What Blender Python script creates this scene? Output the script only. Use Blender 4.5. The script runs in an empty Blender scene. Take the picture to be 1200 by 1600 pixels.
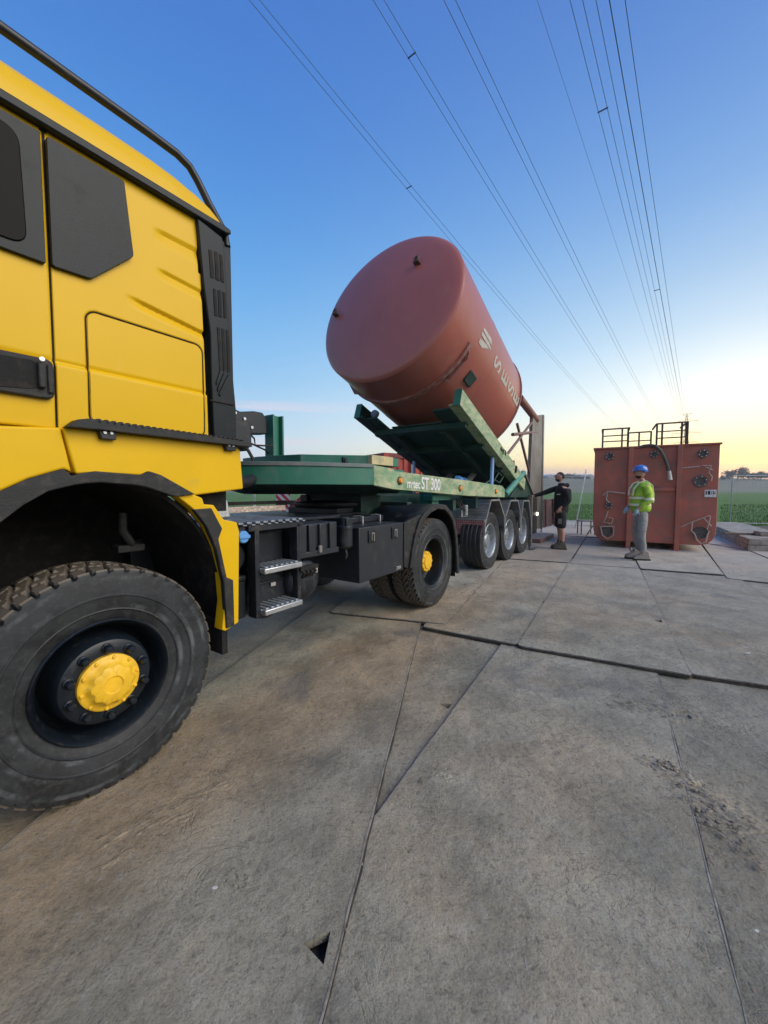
import bpy, bmesh, math, random
from mathutils import Vector, Matrix
from math import sin, cos, pi, radians as R
SC = bpy.context.scene
COL = SC.collection
rnd = random.Random(7)
EYE = 1.43

# ---------------------------------------------------------------- camera
cam = bpy.data.objects.new('camera', bpy.data.cameras.new('camera'))
COL.objects.link(cam)
cam.data.sensor_fit = 'VERTICAL'; cam.data.sensor_height = 36.0
cam.data.lens = 620 / 1600 * 36.0
cam.data.clip_start = 0.05; cam.data.clip_end = 3000
cam.location = (0, 0, EYE)
cam.rotation_euler = (pi / 2 - math.atan2(35, 620), 0, 0)
SC.camera = cam
SC.view_settings.view_transform = 'Standard'; SC.view_settings.look = 'None'
SC.view_settings.gamma = 1.0; SC.view_settings.exposure = 0.56

def rgb(r, g, b):
    f = lambda c: (c / 255 / 12.92) if c <= 10 else ((c / 255 + 0.055) / 1.055) ** 2.4
    return (f(r), f(g), f(b), 1)

# ---------------------------------------------------------------- world: dusk sky
world = bpy.data.worlds.new('World'); SC.world = world; world.use_nodes = True
SUN_AZ = 112.0; SUN_EL = 34.0      # broad soft fill lamp added from the right, apart from the sky's glow
SUN_AZ_BL = R(44)
def build_world():
    nt = world.node_tree; N = nt.nodes; L = nt.links; N.clear()
    def nd(t, **k):
        n = N.new(t)
        for a, v in k.items(): setattr(n, a, v)
        return n
    def mth(op, a, b=None, c=None, clamp=False):
        n = nd('ShaderNodeMath', operation=op, use_clamp=clamp)
        for i, v in enumerate((a, b, c)):
            if v is None: continue
            if isinstance(v, (int, float)): n.inputs[i].default_value = v
            else: L.new(v, n.inputs[i])
        return n.outputs[0]
    def ramp(fac, stops):
        n = nd('ShaderNodeValToRGB'); cr = n.color_ramp; cr.interpolation = 'B_SPLINE' if len(stops) > 4 else 'LINEAR'
        while len(cr.elements) < len(stops): cr.elements.new(0.5)
        for e, (p, c) in zip(cr.elements, stops): e.position = p; e.color = c
        L.new(fac, n.inputs[0]); return n.outputs[0]
    def mix(f, a, b, mode='MIX'):
        n = nd('ShaderNodeMix', data_type='RGBA', blend_type=mode)
        for s, v in ((n.inputs[0], f), (n.inputs[6], a), (n.inputs[7], b)):
            if isinstance(v, (int, float, tuple)): s.default_value = v
            else: L.new(v, s)
        return n.outputs[2]
    tc = nd('ShaderNodeTexCoord'); sep = nd('ShaderNodeSeparateXYZ'); L.new(tc.outputs['Generated'], sep.inputs[0])
    x, y, z = sep.outputs
    zc = mth('MAXIMUM', z, 0.0)
    hl = mth('SQRT', mth('ADD', mth('MULTIPLY', x, x), mth('MULTIPLY', y, y)))
    SUNAZ = R(44)
    dt = mth('DIVIDE', mth('ADD', mth('MULTIPLY', x, sin(SUNAZ)), mth('MULTIPLY', y, cos(SUNAZ))), mth('MAXIMUM', hl, 0.01))
    g = mth('POWER', mth('MULTIPLY', mth('SUBTRACT', dt, 0.45), 1.82, clamp=True), 1.3)
    cool = ramp(zc, [(0, rgb(214, 210, 214)), (.06, rgb(222, 228, 234)), (.14, rgb(190, 221, 243)), (.25, rgb(150, 203, 245)), (.42, rgb(100, 172, 236)), (.60, rgb(74, 138, 218)), (.78, rgb(63, 117, 202)), (1, rgb(58, 104, 186))])
    warm = ramp(zc, [(0, rgb(222, 176, 152)), (.040, rgb(243, 207, 138)), (.07, rgb(251, 232, 140)), (.12, rgb(247, 243, 212)), (.19, rgb(222, 238, 243)), (.30, rgb(182, 218, 243)), (.50, rgb(112, 168, 230)), (.75, rgb(70, 119, 203)), (1, rgb(58, 96, 178))])
    col = mix(g, cool, warm)
    # unseen sky behind the view, tinted pale rose to warm surfaces facing the camera
    back = mth('MULTIPLY', mth('SUBTRACT', -0.05, y), 1.6, clamp=True)
    low = mth('SUBTRACT', 1.0, mth('MULTIPLY', zc, 1.5), clamp=True)
    col = mix(mth('MULTIPLY', mth('MULTIPLY', back, low), .75), col, rgb(240, 220, 205))
    glow = mth('MULTIPLY', g, mth('SUBTRACT', 1.0, mth('MULTIPLY', zc, 2.6), clamp=True))
    gl = nd('ShaderNodeVectorMath', operation='SCALE'); L.new(col, gl.inputs[0]); L.new(mth('ADD', 1.0, mth('ADD', mth('MULTIPLY', glow, .24), mth('MULTIPLY', mth('SUBTRACT', 1.0, mth('MULTIPLY', zc, 4.0), clamp=True), .10))), gl.inputs[3]); col = gl.outputs[0]
    # low cloud band and thin streaks, laid out by direction
    mp = nd('ShaderNodeCombineXYZ'); L.new(mth('MULTIPLY', x, 2.2), mp.inputs[0]); L.new(mth('MULTIPLY', y, 2.2), mp.inputs[1]); L.new(mth('MULTIPLY', z, 60), mp.inputs[2])
    nz = nd('ShaderNodeTexNoise'); nz.inputs['Scale'].default_value = 1.0; nz.inputs['Detail'].default_value = 5; L.new(mp.outputs[0], nz.inputs[0])
    band = mth('MULTIPLY', mth('SUBTRACT', 1.0, mth('DIVIDE', zc, 0.062), clamp=True), 2.6, clamp=True)
    bf = mth('MULTIPLY', band, mth('MULTIPLY', mth('SUBTRACT', nz.outputs[0], 0.25), 2.2, clamp=True))
    col = mix(mth('MULTIPLY', bf, 0.75), col, rgb(186, 172, 178))
    st = mth('MULTIPLY', mth('SUBTRACT', nz.outputs[0], 0.56), 7.0, clamp=True)
    win = mth('MULTIPLY', mth('SUBTRACT', 1.0, mth('MULTIPLY', mth('ABSOLUTE', mth('SUBTRACT', z, 0.15)), 12), clamp=True), 1.5, clamp=True)
    left = mth('MULTIPLY', mth('SUBTRACT', 0.25, x), 2.2, clamp=True)
    col = mix(mth('MULTIPLY', mth('MULTIPLY', st, win), mth('MULTIPLY', left, 0.55)), col, rgb(246, 224, 232))
    sky = nd('ShaderNodeTexSky', sky_type='NISHITA'); sky.sun_disc = False; sky.sun_elevation = R(5); sky.sun_rotation = SUN_AZ_BL; sky.air_density = 1.0; sky.dust_density = 1.5
    bg1 = nd('ShaderNodeBackground'); L.new(sky.outputs[0], bg1.inputs[0]); bg1.inputs[1].default_value = 0.10
    bg2 = nd('ShaderNodeBackground'); L.new(col, bg2.inputs[0]); bg2.inputs[1].default_value = 0.76
    mx = nd('ShaderNodeMixShader'); mx.inputs[0].default_value = 0.88; L.new(bg1.outputs[0], mx.inputs[1]); L.new(bg2.outputs[0], mx.inputs[2])
    out = nd('ShaderNodeOutputWorld'); L.new(mx.outputs[0], out.inputs[0])
build_world()
sun = bpy.data.objects.new('sun', bpy.data.lights.new('sun', 'SUN')); COL.objects.link(sun)
sun.data.energy = 2.2; sun.data.angle = R(50); sun.data.color = (1.0, 0.90, 0.76)
sun.rotation_euler = (R(90 - SUN_EL), 0, R(180 - SUN_AZ))

# ---------------------------------------------------------------- materials
MATS = {}
def mat(name, col, rough=.5, metal=0., dirt=None, damt=.35, dscale=3., bump=0., bscale=40., spec=.5, coat=0., var=.12, streak=0., emit=None, coord='Object'):
    if name in MATS: return MATS[name]
    m = bpy.data.materials.new(name); m.use_nodes = True; MATS[name] = m
    nt = m.node_tree; N = nt.nodes; L = nt.links; b = N['Principled BSDF']
    b.inputs['Roughness'].default_value = rough; b.inputs['Metallic'].default_value = metal
    b.inputs['Specular IOR Level'].default_value = spec; b.inputs['Coat Weight'].default_value = coat
    if emit:
        b.inputs['Emission Color'].default_value = tuple(emit[:3]) + (1,); b.inputs['Emission Strength'].default_value = emit[3]
    tc = N.new('ShaderNodeTexCoord'); src = tc.outputs[coord]
    n1 = N.new('ShaderNodeTexNoise'); n1.inputs['Scale'].default_value = dscale; n1.inputs['Detail'].default_value = 8; n1.inputs['Roughness'].default_value = .65; L.new(src, n1.inputs[0])
    c = tuple(col[:3]); dk = tuple(v * (1 - var) for v in c) + (1,); lt = tuple(min(1, v * (1 + var)) for v in c) + (1,)
    r1 = N.new('ShaderNodeValToRGB'); r1.color_ramp.elements[0].position = .35; r1.color_ramp.elements[1].position = .65
    r1.color_ramp.elements[0].color = dk; r1.color_ramp.elements[1].color = lt; L.new(n1.outputs[0], r1.inputs[0])
    o = r1.outputs[0]
    if dirt:
        mp = N.new('ShaderNodeMapping'); L.new(src, mp.inputs[0])
        if streak: mp.inputs['Scale'].default_value = (1, 1, streak)
        n2 = N.new('ShaderNodeTexNoise'); n2.inputs['Scale'].default_value = dscale * 2.7; n2.inputs['Detail'].default_value = 10; n2.inputs['Roughness'].default_value = .7; L.new(mp.outputs[0], n2.inputs[0])
        r2 = N.new('ShaderNodeMapRange'); r2.inputs[1].default_value = .62 - damt * .35; r2.inputs[2].default_value = .80 - damt * .25; L.new(n2.outputs[0], r2.inputs[0])
        mx = N.new('ShaderNodeMix'); mx.data_type = 'RGBA'; mx.inputs[7].default_value = tuple(dirt[:3]) + (1,); L.new(r2.outputs[0], mx.inputs[0]); L.new(o, mx.inputs[6]); o = mx.outputs[2]
        ra = N.new('ShaderNodeMapRange'); ra.inputs[3].default_value = rough; ra.inputs[4].default_value = min(1, rough + .3); L.new(r2.outputs[0], ra.inputs[0]); L.new(ra.outputs[0], b.inputs['Roughness'])
    L.new(o, b.inputs['Base Color'])
    if bump:
        n3 = N.new('ShaderNodeTexNoise'); n3.inputs['Scale'].default_value = bscale; n3.inputs['Detail'].default_value = 4; L.new(src, n3.inputs[0])
        bp = N.new('ShaderNodeBump'); bp.inputs['Strength'].default_value = bump; bp.inputs['Distance'].default_value = .01; L.new(n3.outputs[0], bp.inputs['Height']); L.new(bp.outputs[0], b.inputs['Normal'])
    return m
DUST = (.30, .25, .18)
yellow = mat('yellow_paint', (.70, .425, .006), .36, dirt=(.72, .46, .06), damt=.0, dscale=1.6, spec=.22, var=.02, bump=.03, bscale=180)
yellow2 = mat('yellow_plastic', (.72, .435, .006), .40, spec=.22, dirt=(.55, .36, .05), damt=.05, dscale=2.2, var=.04)
darkgrey = mat('grey_plastic', (.013, .017, .020), .36, spec=.20, dirt=(.05, .05, .047), damt=.15, dscale=2.5, bump=.12, bscale=240)
arch_mat = mat('arch_plastic', (.022, .023, .023), .6, spec=.35, dirt=(.085, .075, .06), damt=.3, dscale=5, bump=.25, bscale=160)
black = mat('black_paint', (.006, .009, .014), .42, dirt=(.045, .042, .036), damt=.22, dscale=4)
blacks = mat('black_steel', (.010, .013, .018), .45, dirt=(.065, .058, .046), damt=.25, dscale=3.5, bump=.1, bscale=60)
liner = mat('liner_plastic', (.006, .006, .006), .85, dirt=(.05, .04, .03), damt=.35, dscale=4, bump=.4, bscale=30)
glassm = mat('dark_glass', (.004, .004, .004), .2, var=.1, spec=.06)
rimblue = mat('rim_paint', (.006, .010, .015), .38, dirt=(.05, .05, .048), damt=.12, dscale=7)
hubyel = mat('hub_yellow', (.80, .47, .02), .45, dirt=(.35, .24, .07), damt=.12, dscale=14)
green = mat('green_paint', (.024, .150, .100), .42, dirt=(.10, .17, .13), damt=.3, dscale=2.2, streak=.4, var=.15)
greenlit = mat('green_lit', (.15, .27, .15), .5, dirt=(.46, .46, .28), damt=.62, dscale=2.4, streak=2.0, var=.25, bump=.1)  # lit copy of the trailer green: brightness of the near side in its colour
greendark = mat('green_dark', (.010, .045, .036), .5, dirt=(.05, .07, .05), damt=.4, dscale=3, var=.2)  # shaded copy of the green, shade of undersides and far rail in its colour
cream = mat('cream_lit', (.52, .43, .22), .55, dirt=(.30, .30, .2), damt=.5, dscale=6)  # cream standing in for light on the neck box's near face
alu = mat('aluminium', (.55, .56, .56), .38, metal=.75, dirt=(.25, .22, .18), damt=.3, dscale=10)
galv = mat('galvanised', (.33, .37, .40), .42, metal=.6, dirt=(.2, .19, .17), damt=.4, dscale=12, var=.25)
steelpost = mat('post_steel', (.22, .22, .205), .6, metal=.3, dirt=(.20, .15, .11), damt=.5, dscale=2.5, streak=.3, var=.2)
siloRed = mat('silo_red', (.345, .105, .080), .34, dirt=(.36, .15, .11), damt=.12, dscale=1.3, var=.07, bump=.08, bscale=14, spec=.55)
siloRed2 = mat('silo_red_edge', (.23, .062, .05), .5, dirt=(.30, .20, .16), damt=.55, dscale=4, var=.2)
tubRed = mat('tub_red', (.42, .125, .085), .62, dirt=(.27, .15, .11), damt=.5, dscale=1.6, var=.15, bump=.1, bscale=12)
boxRed = mat('container_red', (.42, .06, .04), .55, dirt=(.3, .14, .1), damt=.3, dscale=2)
whitem = mat('white_marking', (.47, .45, .41), .6, dirt=(.35, .30, .25), damt=.4, dscale=14)
whitep = mat('white_paint', (.72, .72, .70), .5, dirt=(.4, .38, .33), damt=.3, dscale=8)
amber = mat('amber_lens', (.85, .30, .03), .25)
redlens = mat('red_marking', (.55, .05, .05), .4, dirt=(.3, .18, .14), damt=.5, dscale=9)
bluem = mat('blue_plastic', (.10, .30, .62), .45)
bluecyl = mat('blue_steel', (.22, .36, .62), .35, metal=.3)
concrete = mat('concrete', (.30, .285, .25), .9, dirt=(.17, .14, .11), damt=.5, dscale=3, bump=.5, bscale=25, var=.2)
bracem = mat('brace_steel', (.17, .10, .09), .55, dirt=(.25, .18, .14), damt=.4, dscale=6)
rubber = mat('cable_rubber', (.01, .01, .011), .6)
wirem = mat('wire_aluminium', (.09, .11, .15), .5, metal=.5)
pinkm = mat('pale_red_paint', (.55, .30, .25), .6, dirt=(.3, .22, .18), damt=.5, dscale=7)

def node_mat(name, fn):
    m = bpy.data.materials.new(name); m.use_nodes = True; nt = m.node_tree; N = nt.nodes; L = nt.links; b = N['Principled BSDF']
    def inp(s, v):
        if v is None: return
        if isinstance(v, (int, float)): s.default_value = v
        elif isinstance(v, tuple): s.default_value = v
        else: L.new(v, s)
    class Q: pass
    q = Q(); q.N = N; q.L = L; q.b = b
    def nd(t, **k):
        n = N.new(t)
        for a, v in k.items(): setattr(n, a, v)
        return n
    q.nd = nd
    def math_(op, a, b2=None, clamp=False):
        n = nd('ShaderNodeMath', operation=op, use_clamp=clamp); inp(n.inputs[0], a); inp(n.inputs[1], b2); return n.outputs[0]
    q.m = math_
    def noise(v, s, d=6, r=.6, dist=0.):
        n = nd('ShaderNodeTexNoise'); L.new(v, n.inputs[0]); n.inputs['Scale'].default_value = s; n.inputs['Detail'].default_value = d; n.inputs['Roughness'].default_value = r; n.inputs['Distortion'].default_value = dist; return n.outputs[0]
    q.noise = noise
    def rng(v, a, b2, c=0., d=1.):
        n = nd('ShaderNodeMapRange', interpolation_type='SMOOTHSTEP'); L.new(v, n.inputs[0]); n.inputs[1].default_value = a; n.inputs[2].default_value = b2; n.inputs[3].default_value = c; n.inputs[4].default_value = d; return n.outputs[0]
    q.rng = rng
    def mix(f, a, b2, mode='MIX'):
        n = nd('ShaderNodeMix', data_type='RGBA', blend_type=mode); inp(n.inputs[0], f); inp(n.inputs[6], a); inp(n.inputs[7], b2); return n.outputs[2]
    q.mix = mix
    def mapping(v, loc=(0, 0, 0), rot=(0, 0, 0), sc=(1, 1, 1)):
        n = nd('ShaderNodeMapping'); L.new(v, n.inputs[0]); n.inputs['Location'].default_value = loc; n.inputs['Rotation'].default_value = rot; n.inputs['Scale'].default_value = sc; return n.outputs[0]
    q.map = mapping
    def bump(h, s, dist, nrm=None):
        n = nd('ShaderNodeBump'); L.new(h, n.inputs['Height']); n.inputs['Strength'].default_value = s; n.inputs['Distance'].default_value = dist
        if nrm is not None: L.new(nrm, n.inputs['Normal'])
        return n.outputs[0]
    q.bump = bump
    fn(q); return m

def f_plate(q):
    P = q.nd('ShaderNodeNewGeometry').outputs['Position']
    oi = q.nd('ShaderNodeObjectInfo').outputs['Random']
    big = q.noise(P, .55, 8, .62); mid = q.noise(P, 2.3, 6, .55, .2); fine = q.noise(P, 26, 8, .7); spk = q.noise(P, 95, 4, .6)
    grey = q.mix(q.rng(mid, .32, .68), (.215, .203, .150, 1), (.345, .326, .252, 1))
    brown = q.mix(q.rng(mid, .3, .7), (.245, .178, .098, 1), (.400, .300, .178, 1))
    sep = q.nd('ShaderNodeSeparateXYZ'); q.L.new(P, sep.inputs[0])
    # distance across the mud track the tyres left beside the lorry
    acr = q.m('ADD', q.m('MULTIPLY', sep.outputs[0], cos(R(34.24))), q.m('MULTIPLY', sep.outputs[1], -sin(R(34.24))))
    acr = q.m('ADD', acr, q.m('MULTIPLY', q.m('SUBTRACT', big, .5), .9))
    track = q.m('MULTIPLY', q.rng(acr, -2.6, -2.1), q.m('SUBTRACT', 1.0, q.rng(acr, -1.75, -1.25)))
    bf = q.m('ADD', q.m('MULTIPLY', q.rng(big, .42, .62), .55), q.m('MULTIPLY', track, .75), clamp=True)
    c = q.mix(bf, grey, brown)
    c = q.mix(q.m('MULTIPLY', q.rng(fine, .5, .74), .42), c, (.38, .36, .32, 1))
    c = q.mix(q.m('MULTIPLY', q.rng(fine, .50, .28), .50), c, (.12, .105, .085, 1))
    blot = q.noise(P, 1.1, 6, .55, 1.2)
    c = q.mix(q.m('MULTIPLY', q.rng(blot, .56, .70), .50), c, (.12, .12, .12, 1))
    c = q.mix(q.m('MULTIPLY', q.rng(spk, .66, .78), .5), c, (.56, .53, .48, 1))
    # thin crescent dents and flaked mud edges
    rd = q.noise(P, 4.2, 5, .6, 1.0); rl = q.m('SUBTRACT', 1.0, q.rng(q.m('ABSOLUTE', q.m('SUBTRACT', rd, .5)), .0, .018))
    rk = q.m('MULTIPLY', rl, q.rng(q.noise(P, 1.7, 4, .6), .50, .62))
    c = q.mix(q.m('MULTIPLY', rk, .14), c, (.075, .062, .048, 1))
    pale = q.noise(P, 3.1, 7, .66, .8)
    c = q.mix(q.m('MULTIPLY', q.rng(pale, .60, .74), .45), c, (.44, .42, .36, 1))
    grit = q.noise(P, 130, 3, .6); grit2 = q.noise(P, 42, 6, .78)
    c = q.mix(q.m('MULTIPLY', q.rng(grit2, .47, .34), .65), c, (.085, .075, .058, 1))
    c = q.mix(q.m('MULTIPLY', q.rng(grit, .50, .36), .35), c, (.10, .09, .075, 1))
    c = q.mix(q.m('MULTIPLY', q.rng(grit2, .60, .72), .5), c, (.50, .47, .40, 1))
    # plates get paler with distance
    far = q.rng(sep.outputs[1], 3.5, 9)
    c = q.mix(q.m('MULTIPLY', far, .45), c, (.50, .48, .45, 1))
    hs = q.nd('ShaderNodeHueSaturation'); q.L.new(c, hs.inputs['Color']); q.L.new(q.m('ADD', .86, q.m('MULTIPLY', oi, .28)), hs.inputs['Value']); hs.inputs['Saturation'].default_value = .95
    q.L.new(hs.outputs[0], q.b.inputs['Base Color'])
    q.L.new(q.rng(mid, .3, .7, .58, .88), q.b.inputs['Roughness']); q.b.inputs['Specular IOR Level'].default_value = .35
    # drag marks in caked mud
    mm = q.map(P, rot=(0, 0, R(-38)), sc=(1.0, 3.2, 1)); drag = q.noise(mm, 3.2, 9, .72, 1.6)
    ms = q.map(P, rot=(0, 0, R(25)), sc=(1.0, 12.0, 1)); scr = q.noise(ms, 2.0, 8, .7, .3)
    dm = q.rng(q.noise(P, .8, 3, .5), .46, .62)
    vor = q.nd('ShaderNodeTexVoronoi', feature='SMOOTH_F1'); q.L.new(q.map(P, rot=(0, 0, R(-40)), sc=(1, 2.2, 1)), vor.inputs[0]); vor.inputs['Scale'].default_value = 7.0
    h = q.m('ADD', q.m('MULTIPLY', q.m('MULTIPLY', drag, dm), .22), q.m('MULTIPLY', mid, 1.2))
    h = q.m('ADD', h, q.m('MULTIPLY', q.noise(P, 7, 4, .5), .8))
    h = q.m('ADD', h, q.m('MULTIPLY', q.m('MULTIPLY', vor.outputs[0], dm), .2))
    h = q.m('ADD', h, q.m('MULTIPLY', scr, .07)); h = q.m('ADD', h, q.m('MULTIPLY', fine, .30)); h = q.m('ADD', h, q.m('MULTIPLY', grit2, .22)); h = q.m('ADD', h, q.m('MULTIPLY', spk, .07)); h = q.m('SUBTRACT', h, q.m('MULTIPLY', rk, .12))
    q.L.new(q.bump(h, .8, .030), q.b.inputs['Normal'])
plate_m = node_mat('muddy_plate', f_plate)

def f_dirt(q):
    P = q.nd('ShaderNodeNewGeometry').outputs['Position']
    a = q.noise(P, 1.4, 10, .7); b2 = q.noise(P, 18, 8, .7)
    c = q.mix(q.rng(a, .3, .7), (.075, .060, .046, 1), (.17, .14, .105, 1)); c = q.mix(q.m('MULTIPLY', q.rng(b2, .5, .7), .5), c, (.24, .2, .16, 1))
    q.L.new(c, q.b.inputs['Base Color']); q.b.inputs['Roughness'].default_value = .9
    q.L.new(q.bump(q.m('ADD', a, b2), .8, .06), q.b.inputs['Normal'])
dirt_m = node_mat('mud', f_dirt)
def f_field(q):
    P = q.nd('ShaderNodeNewGeometry').outputs['Position']
    a = q.noise(P, .05, 6, .6); b2 = q.noise(q.map(P, rot=(0, 0, R(20)), sc=(1, .12, 1)), .9, 6, .65); f = q.noise(P, 9, 6, .7)
    c = q.mix(q.rng(b2, .3, .7), (.065, .145, .028, 1), (.120, .225, .055, 1)); c = q.mix(q.m('MULTIPLY', q.rng(a, .4, .65), .4), c, (.12, .2, .06, 1))
    c = q.mix(q.m('MULTIPLY', q.rng(f, .45, .7), .35), c, (.035, .09, .012, 1))
    q.L.new(c, q.b.inputs['Base Color']); q.b.inputs['Roughness'].default_value = .85; q.b.inputs['Specular IOR Level'].default_value = .2
    q.L.new(q.bump(f, .9, .12), q.b.inputs['Normal'])
field_m = node_mat('crop_field', f_field)
def f_hill(q):
    P = q.nd('ShaderNodeNewGeometry').outputs['Position']
    a = q.noise(q.map(P, sc=(.3, 1, 1)), .03, 8, .6); b2 = q.noise(q.map(P, rot=(0, 0, R(35)), sc=(1, .1, 1)), .25, 5, .6)
    c = q.mix(q.rng(a, .35, .65), (.13, .125, .085, 1), (.17, .175, .11, 1)); c = q.mix(q.m('MULTIPLY', q.rng(b2, .4, .6), .3), c, (.10, .10, .06, 1))
    q.L.new(c, q.b.inputs['Base Color']); q.b.inputs['Roughness'].default_value = .95
hill_m = node_mat('stubble_hill', f_hill)

def f_tyre(q):
    P = q.nd('ShaderNodeTexCoord').outputs['Object']
    a = q.noise(P, 6, 8, .7, .5); b2 = q.noise(P, 34, 8, .7)
    r = q.nd('ShaderNodeVectorMath', operation='LENGTH'); sep = q.nd('ShaderNodeSeparateXYZ'); q.L.new(P, sep.inputs[0])
    rad = q.m('SQRT', q.m('ADD', q.m('MULTIPLY', sep.outputs[0], sep.outputs[0]), q.m('MULTIPLY', sep.outputs[2], sep.outputs[2])))
    c = q.mix(q.rng(a, .35, .65), (.010, .011, .0125, 1), (.024, .027, .029, 1))
    c = q.mix(q.m('MULTIPLY', q.rng(b2, .48, .74), .5), c, (.065, .064, .058, 1))
    tread = q.rng(rad, .511, .517)
    c = q.mix(q.m('MULTIPLY', tread, q.rng(a, .25, .6, .5, .95)), c, (.115, .094, .068, 1))
    scuff = q.m('MULTIPLY', q.rng(q.m('SINE', q.m('MULTIPLY', rad, 95)), .2, 1.), q.rng(q.noise(P, 3.5, 6, .7), .46, .66))
    c = q.mix(q.m('MULTIPLY', scuff, .55), c, (.15, .165, .17, 1))
    q.L.new(c, q.b.inputs['Base Color']); q.L.new(q.rng(a, .3, .7, .42, .75), q.b.inputs['Roughness'])
    q.L.new(q.bump(b2, .25, .006), q.b.inputs['Normal'])
tyre_m = node_mat('tyre_rubber', f_tyre)
def f_checker(q):
    P = q.nd('ShaderNodeTexCoord').outputs['Object']
    v = q.nd('ShaderNodeTexVoronoi', feature='F1'); q.L.new(P, v.inputs[0]); v.inputs['Scale'].default_value = 26; v.inputs['Randomness'].default_value = .15
    a = q.noise(P, 5, 6, .6)
    c = q.mix(q.rng(a, .3, .7), (.16, .17, .18, 1), (.30, .31, .32, 1)); c = q.mix(q.rng(v.outputs[0], .42, .2), c, (.42, .43, .44, 1))
    q.L.new(c, q.b.inputs['Base Color']); q.b.inputs['Metallic'].default_value = .6; q.b.inputs['Roughness'].default_value = .45
    q.L.new(q.bump(q.rng(v.outputs[0], .45, .15), .6, .004), q.b.inputs['Normal'])
checker = node_mat('checker_plate', f_checker)
def f_checker2(q):
    P = q.nd('ShaderNodeTexCoord').outputs['Object']
    v = q.nd('ShaderNodeTexVoronoi', feature='F1'); q.L.new(P, v.inputs[0]); v.inputs['Scale'].default_value = 26; v.inputs['Randomness'].default_value = .15
    a = q.noise(P, 9, 6, .6)
    c = q.mix(q.rng(a, .3, .7), (.22, .07, .07, 1), (.34, .14, .14, 1)); c = q.mix(q.rng(v.outputs[0], .42, .2), c, (.48, .28, .27, 1))
    q.L.new(c, q.b.inputs['Base Color']); q.b.inputs['Roughness'].default_value = .45
    q.L.new(q.bump(q.rng(v.outputs[0], .45, .15), .6, .004), q.b.inputs['Normal'])
checker_red = node_mat('red_checker_plate', f_checker2)
def f_stripe(q):
    P = q.nd('ShaderNodeTexCoord').outputs['Object']; sep = q.nd('ShaderNodeSeparateXYZ'); q.L.new(P, sep.inputs[0])
    s = q.m('FRACT', q.m('MULTIPLY', q.m('ADD', sep.outputs[0], sep.outputs[2]), 5.5)); c = q.mix(q.m('GREATER_THAN', s, .5), (.6, .04, .04, 1), (.75, .72, .7, 1))
    q.L.new(c, q.b.inputs['Base Color']); q.b.inputs['Roughness'].default_value = .5
stripe_m = node_mat('red_white_stripes', f_stripe)

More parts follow.
